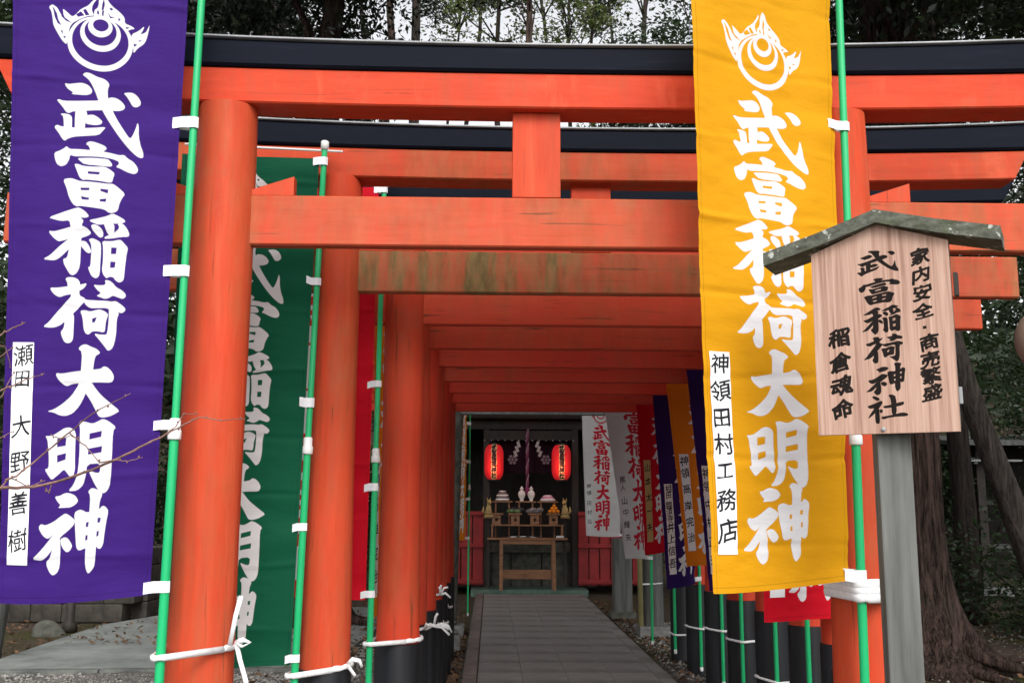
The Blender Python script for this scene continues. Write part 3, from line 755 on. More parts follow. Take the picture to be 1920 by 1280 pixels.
cord('long white cord knotted round the nearest left pillar with its end hanging down', cx, cy, .122, -1.123, 3.60, 1.022, .0072, 1.5, .02,
     [[(kx - .02, ky - .01, kz - .01), (kx + .0, ky - .02, kz + .10), (kx + .01, ky, kz + .16)],
      [(kx, ky, kz), (kx + .03, ky - .03, kz + .012), (kx + .055, ky - .02, kz + .002), (kx + .03, ky - .03, kz - .012), (kx, ky, kz)],
      [(kx, ky, kz), (kx + .02, ky - .015, kz - .06), (kx + .045, ky - .02, kz - .13), (kx + .085, ky - .03, kz - .32)]])
cord('wide white cloth tie round the first right pillar below the yellow banner', 1.385, GY[0], .113, 1.318, 3.665, 1.218, .0095, 1.9, -.06, (), rows=3)
cord('white cord round the foot of the second left pillar', -.735, GY[1], .112, -.85, 4.56, .822, .008, 1.5, .10,
     [[(-.63, 4.66, .84), (-.60, 4.62, .87), (-.57, 4.63, .862), (-.56, 4.64, .835)], [(-.63, 4.66, .84), (-.61, 4.62, .83), (-.585, 4.61, .80)]])
cord('white cord where red paint meets black on the third left pillar', -.487, GY[2], .120, -.62, 5.40, .838, .008, 1.4, .03)
for k, zz, lb_ in ((3, .80, 'fourth'), (4, .72, 'fifth'), (5, .86, 'sixth'), (6, .55, 'seventh'), (7, .6, 'eighth')):
    c = (.735 if k == 3 else .748) - 1.232; y = GY[k]
    tl = []
    bx, by = c + .10, y - .10
    for q in range(4 if k in (4, 5) else 2):
        an = rnd.uniform(-.6, 2.6); L = rnd.uniform(.06, .13)
        tl.append([(bx, by, zz), (bx + L * .5 * math.cos(an), by - .03, zz + L * .5 * math.sin(an) + .01), (bx + L * math.cos(an), by - .03, zz + L * math.sin(an) - .03)])
    cord('white cord with loose ends round the %s left pillar' % lb_, c, y, .122, c - .12, y - .14, zz, .007, 1.4, .02, tl)
for (k, px_, z_, lb_) in ((3, 1.915, .60, 'fourth'), (4, 1.955, .36, 'fifth'), (5, 1.935, .52, 'sixth'), (6, 1.975, .50, 'seventh'), (7, 1.965, .42, 'eighth'), (8, 1.865, .26, 'ninth')):
    if k == 3: continue
    c = .748 + 1.232
    cord('white cord round the black foot of the %s right pillar' % lb_, c, GY[k], .122, px_, GY[k] - (.15 if k < 8 else .22) - (.01 if k == 4 else 0), z_, .007, 1.3, rnd.uniform(-.12, .12), (), tiltp=.6)
cord('thin white cord round the right grey stone pillar', 1.98, 12.7, .125, 1.83, 12.62, .62, .007, 1.2, .05)

# ------------------------------------------------------------------ wooden signboard
def signboard():
    t = thing('signboard', 'wooden shrine signboard with a small gabled roof on a grey post', 'sign', (1.218, 3.07, 0))
    rot = Matrix.Rotation(R(-30), 4, 'Z'); C0 = Vector((1.180, 3.0, 0))
    L = lambda x, y, z: C0 + (rot @ Vector((x, y, 0))) + Vector((0, 0, z))      # y>0 is behind the board
    MBp = MB().box((0, 0, 0), (.098, .098, 2.20), None, .006)
    p = MBp.build('post', M_WEATH, t); p.parent = t; p.matrix_parent_inverse = Matrix.Identity(4)
    p.location = (0.005, .012, 1.10); p.rotation_euler = (0, 0, R(-12))
    # wood
    m = NM('fresh_planed_sign_wood', .75, .1)
    g = m.noise(3, m.map((26, 26, .6)), 8, .65, .6); f = m.noise(6, m.map((24, 24, .5)), 4)
    c = m.ramp(g, [(.3, (.25, .135, .10)), (.5, (.43, .275, .21)), (.72, (.55, .385, .31))])
    c = m.mix(m.mr(f, .62, .72, 0, .35), c, (.30, .16, .10))
    # lettering
    cv = Canvas(800, 1180)
    chs = ['武', '富', '稲', '荷', '神', '社']
    for k, ch in enumerate(chs):
        y0 = 52 + k * 179
        x0 = 272 + k * 4; w_, h_ = (245, 168) if ch in '武富' else (235, 176)
        cv.glyph(ch, x0, y0, x0 + w_, y0 + h_, .16 if ch != '社' else .0)
    for ch, y in zip('家内安全', (128, 240, 350, 462)): cv.font(ch, 640, y, 94, 90, 4.2, .2, .05)
    cv.poly([(632, 552), (652, 548), (654, 566), (634, 570)])
    for ch, y in zip('商売繁盛', (650, 755, 850, 952)): cv.font(ch, 662, y, 94, 86, 3.8, .2, .05)
    for ch, y in zip('稲倉魂命', (588, 740, 885, 1030)): cv.font(ch, 150, y, 108, 104, 5.0, .2, .05)
    im = cv.image('signboard_lettering')
    tx = m.n('ShaderNodeTexImage', image=im, interpolation='Cubic', extension='CLIP'); m.l(m.tc.outputs['UV'], tx.inputs[0])
    c = m.mix(tx.outputs['Color'], c, m.ramp(g, [(.3, (.005, .004, .004)), (.7, (.018, .013, .011))])); m.col(c); m.bump(g, .2, .002)
    hw, zb, ze, zr, th = .200, 1.752, 2.320, 2.395, .022
    prof = [(-hw, zb), (hw, zb), (hw, ze), (0, zr), (-hw, ze)]
    bm = bmesh.new(); fr = [bm.verts.new(L(x, 0, z)) for x, z in prof]; bk = [bm.verts.new(L(x, th, z)) for x, z in prof]
    ff = bm.faces.new(fr); bm.faces.new(bk[::-1])
    for i in range(5): bm.faces.new((fr[i], bk[i], bk[(i + 1) % 5], fr[(i + 1) % 5]))
    uvl = bm.loops.layers.uv.new('UVMap')
    for fc in bm.faces:
        for lp in fc.loops:
            lp[uvl].uv = (-1, -1)
    for lp, (x, z) in zip(ff.loops, prof): lp[uvl].uv = ((x + hw) / (2 * hw), (z - zb) / (2.342 - zb))
    bmesh.ops.recalc_face_normals(bm, faces=bm.faces)
    me = bpy.data.meshes.new('board'); bm.to_mesh(me); bm.free(); link('board', me, m.m, t)
    # backing frame behind the board
    bb = MB()
    for s_ in (-1, 1): bb.box(L(s_ * (hw - .012), th + .0145, (zb + ze) / 2 + .006), (.022, .026, ze - zb - .02), rot)
    bb.box(L(0, th + .0145, zb + .04), (2 * hw - .05, .024, .03), rot)
    bb.build('backing_batten', M_WEATH, t)
    # roof: two mossy boards meeting at the ridge
    hr, drop, rt, dep = .345, .098, .042, .15
    for s_ in (-1, 1):
        rg = []
        for (x, z) in ((0, 2.436), (s_ * hr * .5, 2.436 - drop * .5 - .004), (s_ * hr, 2.436 - drop)):
            rg.append([L(x, -.028, z), L(x, dep - .028, z), L(x, dep - .028, z - rt), L(x, -.028, z - rt)])
        if s_ == -1: rg = [[q + Vector((0, 0, -.0008)) for q in r_] for r_ in rg]
        MB().rings(rg).build('roof_board', M_ROOFB, t)
    MB().lathe((0, 0, 0), [(.0065, 0), (.0065, .003), (.003, .005)], 12).build('nail', M_CAP, t, True)
    n_ = [o for o in t.children if o.name.startswith('nail')][0]
    n_.matrix_parent_inverse = Matrix.Identity(4); n_.location = L(-.01, -.001, zb + .012) - Vector(t.location); n_.rotation_euler = (R(90), 0, R(-30))
    MB().box(L(hw + .012, .035, 2.19), (.012, .03, .07), rot, .002).build('hinge_plate', M_DWOOD, t)
    MB().box(L(hw + .004, .045, 1.86), (.010, .010, .05), rot, .002).build('paper_tag', M_CAP, t)
signboard()

# ------------------------------------------------------------------ grey stone torii, stone blocks
def stone_torii():
    t = thing('stone_torii', 'plain grey stone torii standing behind the vermilion gates', 'torii gate', (.76, 12.7, 0))
    for x, r in ((-.43, .085), (1.98, .12)):
        sl_ = .06 if x < 0 else -.02
        p = MB().tube([(x - sl_, 12.7, .12), (x - sl_ / 2, 12.7, 1.6), (x, 12.7, 3.25)], [r * 1.05, r, r * .93], 24).build('pillar', M_DSTONE if x < 0 else M_WEATH, t); sharpen(p)
        MB().box((x - sl_, 12.7, .06), (.36 if x < 0 else .40, .40, .12), None, .012).build('footing', M_STONE, t)
    mb = MB(); beam(mb, .77, 1.75, 1.75, 12.7, .05, 2.67, 2.80, 0, 4); mb.build('tie_beam', M_STONE, t)
    mb = MB(); beam(mb, .77, 1.95, 1.85, 12.7, .12, 3.25, 3.52, .012, 20); mb.build('top_lintel', M_STONE, t)
    MB().tube([(1.83, 12.60, .02), (1.80, 12.60, 3.3)], .032, 12).build('bamboo_pole', simple('dry_bamboo', (.32, .28, .13), .5, .2, 6, .1), t, True)
stone_torii()
t = thing('stone_block', 'small pale stone block with loose stones on top, left of the path', 'stone', (-.42, 11.3, 0))
MB().box((-.415, 11.32, .085), (.20, .22, .17), None, .015).build('block', M_STONE, t)
for (x, y, z, r) in ((-.46, 11.3, .19, .05), (-.39, 11.35, .195, .045), (-.43, 11.28, .255, .04), (-.40, 11.33, .3, .03)):
    mb = MB(); bmesh.ops.create_icosphere(mb.bm, subdivisions=2, radius=r, matrix=Matrix.Translation((x, y, z)) @ Matrix.Diagonal((1.25, 1, .6, 1))); mb.build('stone', M_STONE, t, True)
t = thing('stone_post', 'squat grey-green stone post right of the path end', 'post', (1.86, 14.6, 0))
MB().box((1.86, 14.6, .55), (.26, .24, 1.10), None, .02).build('shaft', M_WEATH, t); MB().box((1.86, 14.6, .05), (.36, .34, .10), None, .02).build('plinth', M_DSTONE, t)

# ------------------------------------------------------------------ shrine
def shrine():
    t = thing('shrine_hall', 'small dark wooden shrine hall with red side panels at the end of the path', 'shrine', (.67, 20, 0))
    st = MB().box((.69, 18.95, .05), (2.05, 1.8, .12), None, .01).build('stone_step', simple('green_tinted_stone', (.10, .16, .125), .8, .3, 8, .3), t)
    MB().box((.69, 19.9, .35), (2.6, 1.2, .6), None, .01).build('stone_base', M_DSTONE, t)
    # side panels: separate boards with rails
    for x0, x1 in ((-1.35, -.12), (1.58, 2.75)):
        n_ = 6; w = (x1 - x0) / n_
        for k in range(n_):
            MB().box((x0 + w * (k + .5), 18.62, .80), (w - .02, .03, 1.3), None, .003).build('red_board', M_RED, t)
        for z in (.22, .85, 1.42): MB().box(((x0 + x1) / 2, 18.575, z), (x1 - x0, .055, .07), None, .004).build('red_rail', M_RED, t)
    for x in (-1.4, -.08, 1.54, 2.8): MB().box((x, 18.72, 1.55), (.12, .12, 2.9), None, .008).build('post', M_DWOOD, t)
    MB().box((.7, 21.4, 1.6), (4.4, .08, 3.2)).build('rear_wall', M_DWOOD, t)
    for x in (-1.5, 2.9): MB().box((x, 20.05, 1.6), (.07, 2.6, 3.2)).build('side_wall', M_DWOOD, t)
    MB().box((.7, 18.72, 3.02), (4.5, .14, .16), None, .01).build('eave_beam', M_DWOOD, t)
    MB().box((.7, 20.05, 3.16), (4.9, 3.6, .08)).build('ceiling', M_DWOOD, t)
    MBr = MB(); MBr.rings([[(-2.1, 17.9, 3.22), (-2.1, 20.1, 4.35), (-2.1, 22.3, 3.22), (-2.1, 22.3, 3.36), (-2.1, 20.1, 4.52), (-2.1, 17.9, 3.36)],
                           [(3.5, 17.9, 3.22), (3.5, 20.1, 4.35), (3.5, 22.3, 3.22), (3.5, 22.3, 3.36), (3.5, 20.1, 4.52), (3.5, 17.9, 3.36)]]).build('roof', M_DWOOD, t)
    # dark bamboo blind fringe with small pale ties under the eave
    for k in range(14): MB().box((-.12 + k * .125, 18.60, 2.735), (.022, .012, .02)).build('blind_tie', M_CAP, t)
    MB().box((.69, 18.64, 2.83), (1.62, .03, .17)).build('rolled_blind', M_DWOOD, t)
    # curtain with crests
    mc = cloth_mat('dark_purple_curtain', (.028, .010, .022), (1, 1, 1), None)
    mbk = MB(); rows = []
    for z in (2.74, 2.5, 2.3, 2.15): rows.append([( -.05 + 1.5 * i / 40, 18.95 + .025 * math.sin(i * 1.1), z) for i in range(41)])
    mbk.rings(rows, False, False).build('curtain', mc, t, True)
    mcr = simple('pale_crest_dye', (.30, .22, .27), .8, .1, 9, 0)
    for x in (.40, 1.02):
        mb = MB()
        for q in range(6):
            an = q * math.pi / 3; mb.box((x + .065 * math.cos(an), 18.915, 2.40 + .065 * math.sin(an)), (.05, .006, .05), Matrix.Rotation(an + .78, 4, 'Y'))
        mb.box((x, 18.915, 2.40), (.045, .006, .045), Matrix.Rotation(.78, 4, 'Y')); mb.build('curtain_crest', mcr, t)
    # stone altar
    MB().box((.66, 19.05, .80), (1.62, .55, .17), None, .01).build('altar_slab', M_DSTONE, t)
    for x in (.1, .66, 1.22): MB().box((x, 19.12, .41), (.545, .4, .60), None, .01).build('altar_stone', M_DSTONE, t)
shrine()
# bell rope
t = thing('bell_rope', 'twisted purple and white bell rope hanging between the two lanterns', 'rope', (.66, 18.5, 2.9))
for ph, c in ((0, (.20, .07, .14)), (2.09, (.09, .015, .06)), (4.19, (.24, .16, .20))):
    MB().tube([(.66 + .018 * math.cos(z * 22 + ph), 18.5 + .018 * math.sin(z * 22 + ph), z) for z in np.linspace(2.93, 1.86, 60)], .014, 8).build('rope_strand', simple('rope_dye_%d' % int(ph), c, .8, .15, 30, .2), t, True)
MB().lathe((.66, 18.5, 1.74), [(.035, .14), (.04, .1), (.065, 0)], 14).build('tassel', simple('rope_tassel', (.22, .04, .12), .9, .3, 60, .5), t, True)
for i, (x, lb_) in enumerate(((.50, 'zigzag white paper streamer left of the bell rope'), (.84, 'zigzag white paper streamer right of the bell rope'))):
    t = thing('paper_streamer', lb_, 'paper streamer', (x, 18.55, 2.72), 'white zigzag streamers')
    mb = MB(); s_ = -1 if i == 0 else 1
    for k in range(3): mb.box((x + s_ * (k * .028), 18.55 + k * .004, 2.66 - k * .085), (.05, .003, .11), Matrix.Rotation(s_ * .35, 4, 'Y'))
    mb.build('folded_paper', simple('old_white_paper', (.36, .35, .36), .8, .1, 9, 0), t)
# lanterns
def lantern(x, lab):
    y, zc, h, r = 18.30, 2.325, .62, .172
    t = thing('paper_lantern', lab, 'lantern', (x, y, zc - h / 2), 'lit red paper lanterns')
    cv = Canvas(400, 400)
    for k, ch in enumerate('武富稲荷神社'): cv.font(ch, 200, 42 + k * 63, 92, 60, 5.5, .05)
    halo = Canvas(400, 400)
    for k, ch in enumerate('武富稲荷神社'): halo.font(ch, 200, 42 + k * 63, 92, 60, 10, .05)
    ia, ib = cv.image('lantern_lettering'), halo.image('lantern_lettering_outline')
    m = NM('lit_red_lantern_paper', .6, .3)
    ta = m.n('ShaderNodeTexImage', image=ia, extension='CLIP'); tb = m.n('ShaderNodeTexImage', image=ib, extension='CLIP')
    m.l(m.tc.outputs['UV'], ta.inputs[0]); m.l(m.tc.outputs['UV'], tb.inputs[0])
    c = m.mix(tb.outputs['Color'], (.62, .015, .02), (.75, .55, .25)); c = m.mix(ta.outputs['Color'], c, (.02, .006, .006))
    m.col(c); m.l(c, m.b.inputs['Emission Color']); m.b.inputs['Emission Strength'].default_value = .42
    n, q = 40, 52; V, F = [], []
    for j in range(q + 1):
        v = j / q; z = (v - .5) * h
        rr = r * (1 - .42 * abs(2 * v - 1) ** 5) * (1 + .018 * math.cos(j * math.pi))
        for i in range(n): V.append((rr * math.cos(2 * math.pi * i / n), rr * math.sin(2 * math.pi * i / n), z))
    for j in range(q):
        for i in range(n): F.append((j * n + i, j * n + (i + 1) % n, (j + 1) * n + (i + 1) % n, (j + 1) * n + i))
    me = bpy.data.meshes.new('paper_shade'); me.from_pydata(V, [], F)
    uv = me.uv_layers.new(name='UVMap'); dd = []
    for f_ in F:
        for vi in f_:
            p = V[vi]; an = math.atan2(p[0], -p[1])
            dd += [(.5 + p[0] / (2 * r)) if p[1] < 0.02 else -2, p[2] / h + .5]
    uv.data.foreach_set('uv', dd)
    o_ = link('paper_shade', me, m.m, t, True); o_.matrix_parent_inverse = Matrix.Identity(4); o_.location = (0, 0, h / 2)
    for z in (zc + h / 2 + .012, zc - h / 2 - .012): MB().lathe((x, y, z), [(r * .6, -.02), (r * .62, 0), (r * .6, .02)], 20).build('black_rim', M_SLEEVE, t, True)
    MB().tube([(x, y, zc + h / 2 + .03), (x, y, 2.93)], .006, 6).build('hanging_wire', M_DWOOD, t)
    L = bpy.data.lights.new('lantern_bulb', 'POINT'); L.energy = 5; L.color = (1, .35, .2); L.shadow_soft_size = .15
    lo = bpy.data.objects.new('lantern_bulb', L); COL.objects.link(lo); lo.location = (0, -.28, h / 2 - .1); lo.parent = t
lantern(.052, 'lit red paper lantern hanging left of the bell rope')
lantern(1.262, 'lit red paper lantern hanging right of the bell rope')
# offering table
TY = 18.15
t = thing('offering_table', 'two-tier wooden offering table in front of the shrine', 'table', (.65, TY, .11))
MB().box((.645, TY, .985), (1.40, .42, .03), None, .004).build('table_top', M_WOOD, t)
MB().box((.645, TY + .06, 1.215), (1.28, .30, .025), None, .004).build('shelf', M_WOOD, t)
for x in (.03, 1.26):
    for y in (TY - .1, TY + .16): MB().box((x, y + .03, 1.10), (.03, .03, .20)).build('shelf_leg', M_WOOD, t)
for x in (.19, 1.11):
    for y in (TY - .17, TY + .17): MB().box((x, y, .54), (.06, .05, .86), Matrix.Rotation(.0 if x < .5 else -.02, 4, 'Y'), .004).build('leg', M_WOOD, t)
MB().box((.65, TY + .17, .36), (.86, .025, .16)).build('stretcher', M_WOOD, t)
MB().box((.65, TY - .17, .93), (.86, .03, .07)).build('apron', M_WOOD, t)
def sanbo(x, lab, z=1.2285, w=.19):
    t = thing('offering_stand', lab, 'offering stand', (x, TY + .05, z), 'small wooden offering stands on the shelf')
    y = TY + .05; mb = MB(); hh = .165; hw = w * .40; th = .012
    # four sides, the front with a round hole
    n = 16; cc = [(x + .028 * math.cos(2 * math.pi * i / n + math.pi / 4), z + hh / 2 + .028 * math.sin(2 * math.pi * i / n + math.pi / 4)) for i in range(n)]
    sq = []
    for i in range(n):
        an = 2 * math.pi * i / n + math.pi / 4; k = 1 / max(abs(math.cos(an)), abs(math.sin(an)))
        sq.append((x + hw * math.cos(an) * k, z + hh / 2 + hh / 2 * math.sin(an) * k))
    bm = mb.bm; a1 = [bm.verts.new((p[0], y - hw, p[1])) for p in cc]; b1 = [bm.verts.new((p[0], y - hw, p[1])) for p in sq]
    a2 = [bm.verts.new((p[0], y - hw + th, p[1])) for p in cc]
    for i in range(n): j = (i + 1) % n; bm.faces.new((a1[i], a1[j], b1[j], b1[i])); bm.faces.new((a1[j], a1[i], a2[i], a2[j]))
    mb.build('pierced_front', M_WOOD, t)
    mb = MB()
    for s_ in (-1, 1): mb.box((x + s_ * (hw - th / 2), y + .002, z + hh / 2), (th, 2 * hw - .006, hh))
    mb.box((x, y + hw - th / 2, z + hh / 2), (2 * hw - 2 * th - .004, th, hh)); mb.build('side', M_WOOD, t)
    MB().box((x, y, z + hh + .016), (w * 1.25, w * 1.1, .028), None, .004).build('tray', M_WOOD, t)
for x, l_ in ((.105, 'leftmost small wooden offering stand with a round hole'), (.435, 'second offering stand from the left, under the green vegetables'),
              (.78, 'third offering stand from the left, under the grey fish'), (1.11, 'rightmost small wooden offering stand, under the oranges')): sanbo(x, l_)
ztr = 1.2285 + .165 + .031
def blob(mb, c, r, sc=(1, 1, 1), sub=2): bmesh.ops.create_icosphere(mb.bm, subdivisions=sub, radius=r, matrix=Matrix.Translation(c) @ Matrix.Diagonal((*sc, 1)))
# upper stands
for x, l_ in ((.21, 'raised side stand carrying the stacked rice cakes'), (.63, 'raised middle stand carrying the two white vases'), (1.02, 'raised side stand carrying the pink bundle')):
    t = thing('raised_stand', l_, 'offering stand', (x, TY + .24, 1.0), 'raised stands behind the small offering stands')
    MB().box((x, TY + .24, 1.625), (.36, .16, .025), None, .003).build('stand_top', M_WOOD, t)
    for s_ in (-1, 1): MB().box((x + s_ * .12, TY + .24, 1.306), (.025, .10, .61)).build('stand_leg', M_WOOD, t)
zs = 1.638
def vase(x, l_):
    t = thing('sake_vase', l_, 'vase', (x, TY + .22, zs), 'white porcelain sake vases')
    MB().lathe((x, TY + .22, zs), [(.04, 0), (.032, .012), (.03, .03), (.058, .08), (.066, .13), (.05, .17), (.022, .19), (.02, .20), (.035, .21)], 20).build('vase_body', M_WHITE, t, True)
    MB().lathe((x, TY + .22, zs + .2102), [(.036, 0), (.03, .02), (.012, .03), (.014, .045), (.003, .052)], 16).build('lid', M_WHITE, t, True)
vase(.555, 'left one of two white porcelain sake vases'); vase(.725, 'right one of two white porcelain sake vases')
t = thing('rice_cakes', 'white and dark stacked bundle of rice cakes at the left', 'rice cakes', (.21, TY + .22, zs))
for k, (r, c) in enumerate(((.135, (.75, .75, .75)), (.125, (.16, .13, .13)), (.115, (.75, .75, .75)), (.09, (.2, .16, .15)), (.07, (.7, .7, .68)))):
    mb = MB(); blob(mb, (.21, TY + .22, zs + .025 + k * .036), r, (1, .7, .22)); mb.build('cake', simple('cake_%d' % k, c, .7, .1, 9, 0), t, True)
t = thing('pink_bundle', 'pink and white offering bundle at the right', 'offering', (1.02, TY + .22, zs))
for k, (r, c) in enumerate(((.145, (.72, .68, .7)), (.12, (.62, .3, .42)), (.09, (.75, .6, .68)))):
    mb = MB(); blob(mb, (1.02, TY + .22, zs + .02 + k * .034), r, (1, .7, .25)); mb.build('bundle_layer', simple('bundle_%d' % k, c, .7, .1, 9, 0), t, True)
mo = simple('orange_peel', (.75, .25, .01), .45, .1, 60, .3, .001)
k_ = 0
for (dx, dy, dz) in ((-.06, -.03, .033), (.01, -.04, .033), (.08, -.02, .033), (-.03, .04, .033), (.05, .05, .033), (-.02, 0, .082), (.045, .005, .082), (.015, .01, .128)):
    mb = MB(); blob(mb, (1.11 + dx, TY + .05 + dy, ztr + dz), .034, (1, 1, .9))
    o = mb.build('orange', mo, None, True); o['label'] = 'orange in the heap on the rightmost stand'; o['category'] = 'orange'; o['group'] = 'oranges heaped on the rightmost stand'
for (nm, x, lab, cat, cols) in (('vegetables', .44, 'green and dark vegetables heaped on the second stand', 'vegetables', [(.09, .16, .05), (.03, .03, .05), (.12, .19, .08), (.03, .025, .04)]),
                                ('dried_fish', .78, 'grey dried fish heaped on the third stand', 'dried fish', [(.15, .14, .14), (.22, .21, .2), (.10, .10, .11), (.17, .16, .15)])):
    t = thing(nm, lab, cat, (x, TY + .05, ztr))
    for k, c in enumerate(cols):
        mb = MB(); blob(mb, (x - .09 + .06 * k, TY + .03 + .02 * (k % 2), ztr + .035 + .025 * (k % 2)), .055, (1.3, .9, .75)); mb.build('piece', simple(nm + str(k), c, .5, .4, 20, .3), t, True)
t = thing('paper_fish', 'black and white paper strips lying on the table top', 'paper', (.62, TY - .08, 1.0))
for k in range(6):
    MB().box((.40 + k * .085, TY - .1 + .02 * math.sin(k * 2), 1.018 + .006 * math.sin(k)), (.095, .05, .012), Matrix.Rotation(.25 * math.sin(k * 1.7), 4, 'Y') @ Matrix.Rotation(.4 * math.sin(k * 3), 4, 'Z')).build('strip', M_LOOP if k % 2 == 0 else M_DSTONE, t)
o = MB().box((1.22, TY - .08, 1.02), (.13, .08, .035), None, .006).build('white_dish', M_WHITE); o['label'] = 'small white dish at the right end of the table top'; o['category'] = 'dish'
def fox(x, z, s_, l_):
    y = TY + .02 if z > 1.1 else TY + .1
    t = thing('fox_statue', l_, 'statue', (x, y, z), 'pale fox statues')
    mf = simple('pale_gilt_clay', (.42, .30, .12), .6, .2, 12, .2)
    MB().box((x, y, z + .015), (.15, .16, .03), None, .004).build('statue_base', mf, t)
    mb = MB(); mb.lathe((x, y + .02, z + .03), [(.055, 0), (.062, .04), (.05, .11), (.035, .17), (.03, .2)], 14)
    blob(mb, (x + s_ * .01, y - .01, z + .255), .042, (1, 1.1, 1)); mb.tube([(x + s_ * .015, y - .03, z + .25), (x + s_ * .035, y - .09, z + .235)], [.025, .008], 8)
    for e_ in (-1, 1): mb.tube([(x + e_ * .022, y, z + .28), (x + e_ * .03, y, z + .335)], [.014, .003], 6)
    mb.tube([(x - .03, y - .03, z + .16), (x - .03, y - .05, z + .03)], [.018, .014], 8); mb.tube([(x + .03, y - .03, z + .16), (x + .03, y - .05, z + .03)], [.018, .014], 8)
    mb.tube([(x - s_ * .05, y + .04, z + .05), (x - s_ * .10, y + .05, z + .1), (x - s_ * .09, y + .04, z + .18)], [.02, .028, .006], 8)
    mb.build('fox_body', mf, t, True)
fox(-.035, 1.36, 1, 'pale fox statue on the left bracket of the altar'); fox(1.315, 1.36, -1, 'pale fox statue on the right bracket of the altar')
for x in (-.035, 1.315):
    t = thing('statue_stand', 'narrow stand under the %s fox statue' % ('left' if x < 0 else 'right'), 'stand', (x, TY + .05, .11), 'narrow stands under the fox statues')
    MB().box((x, TY + .1, .735), (.05, .05, 1.2)).build('stand_post', M_DWOOD, t); MB().box((x, TY + .06, 1.347), (.17, .2, .024), None, .003).build('stand_top', M_WOOD, t)

# ------------------------------------------------------------------ stone wall, rock, posts at the left
t = thing('stone_block_wall', 'low dark wall of stone blocks beyond the side pavement', 'wall', (-5.2, 14.2, 0))
M_BLOCK = simple('wall_block_stone', (.055, .048, .040), .9, .5, 6, .7, .02)
proto = None
for row in range(4):
    for k in range(4):
        q = MB().box((0, 0, 0), (.40, .36, .235), None, .02).build('block', M_BLOCK, t) if proto is None else inst(proto)
        if proto is None: proto = q
        q.parent = t; q.matrix_parent_inverse = Matrix.Identity(4)
        q.location = (-5.05 - .405 * k + (.14 if row % 2 else 0) - (-5.2) + rnd.uniform(-.01, .01), -.12 + rnd.uniform(-.012, .012), .12 + row * .24)
    for k in range(2):
        q = inst(proto); q.parent = t; q.rotation_euler = (0, 0, R(90)); q.location = (-5.05 + .02 + .2 + .155 - (-5.2) - .16, .26 + .405 * k, .12 + row * .24)
o = MB(); bmesh.ops.create_icosphere(o.bm, subdivisions=4, radius=.20, matrix=Matrix.Translation((-5.30, 12.7, -.03)) @ Matrix.Diagonal((1.0, .7, .8, 1)))
for v in o.bm.verts: v.co += Vector((mnoise.noise(v.co * 4), mnoise.noise(v.co * 4 + Vector((5, 0, 0))), mnoise.noise(v.co * 4 + Vector((9, 0, 0))))) * .07
o = o.build('grey_rock', M_DSTONE, None, True); o['label'] = 'low rounded grey rock on the bank left of the pavement'; o['category'] = 'rock'
t = thing('dark_post', 'short dark wooden post beside the rounded rock', 'post', (-5.12, 12.9, 0))
MB().lathe((-5.16, 12.95, 0), [(.10, 0), (.085, .1), (.055, .14), (.05, .9)], 16).build('post_shaft', M_DWOOD, t, True)
t = thing('round_timber_post', 'leaning round grey timber post at the far left corner', 'post', (-4.95, 10.6, 0))
MB().tube([(-4.98, 10.6, -.05), (-4.86, 10.6, 1.2), (-4.80, 10.6, 2.2)], [.085, .082, .08], 18).build('post_shaft', M_WEATH, t, True)

# ------------------------------------------------------------------ trees
def leaf_cloud(n, centres, spread, size, rg, flat=.7, droop=0):
    c = np.array([rg.choice(centres) for _ in range(n)])
    g = np.random.default_rng(rg.randrange(1 << 30))
    p = c[:, :3] + g.normal(0, 1, (n, 3)) * (c[:, 3:4] * np.array([[spread, spread, spread * flat]]))
    s_ = size * g.uniform(.5, 1.3, (n, 1))
    d1 = g.normal(0, 1, (n, 3)); d1[:, 2] = d1[:, 2] * .6 - droop; d1 /= np.linalg.norm(d1, axis=1, keepdims=True)
    d2 = np.cross(d1, g.normal(0, 1, (n, 3))); d2 /= np.linalg.norm(d2, axis=1, keepdims=True)
    V = np.stack([p - d1 * s_, p + d2 * s_ * .42, p + d1 * s_, p - d2 * s_ * .42], 1).reshape(-1, 3)
    me = bpy.data.meshes.new('crown'); me.vertices.add(len(V)); me.vertices.foreach_set('co', V.astype(np.float32).ravel())
    me.loops.add(n * 4); me.loops.foreach_set('vertex_index', np.arange(n * 4, dtype=np.int32))
    me.polygons.add(n); me.polygons.foreach_set('loop_start', np.arange(0, n * 4, 4, dtype=np.int32)); me.polygons.foreach_set('loop_total', np.full(n, 4, np.int32))
    me.update(calc_edges=True); return me
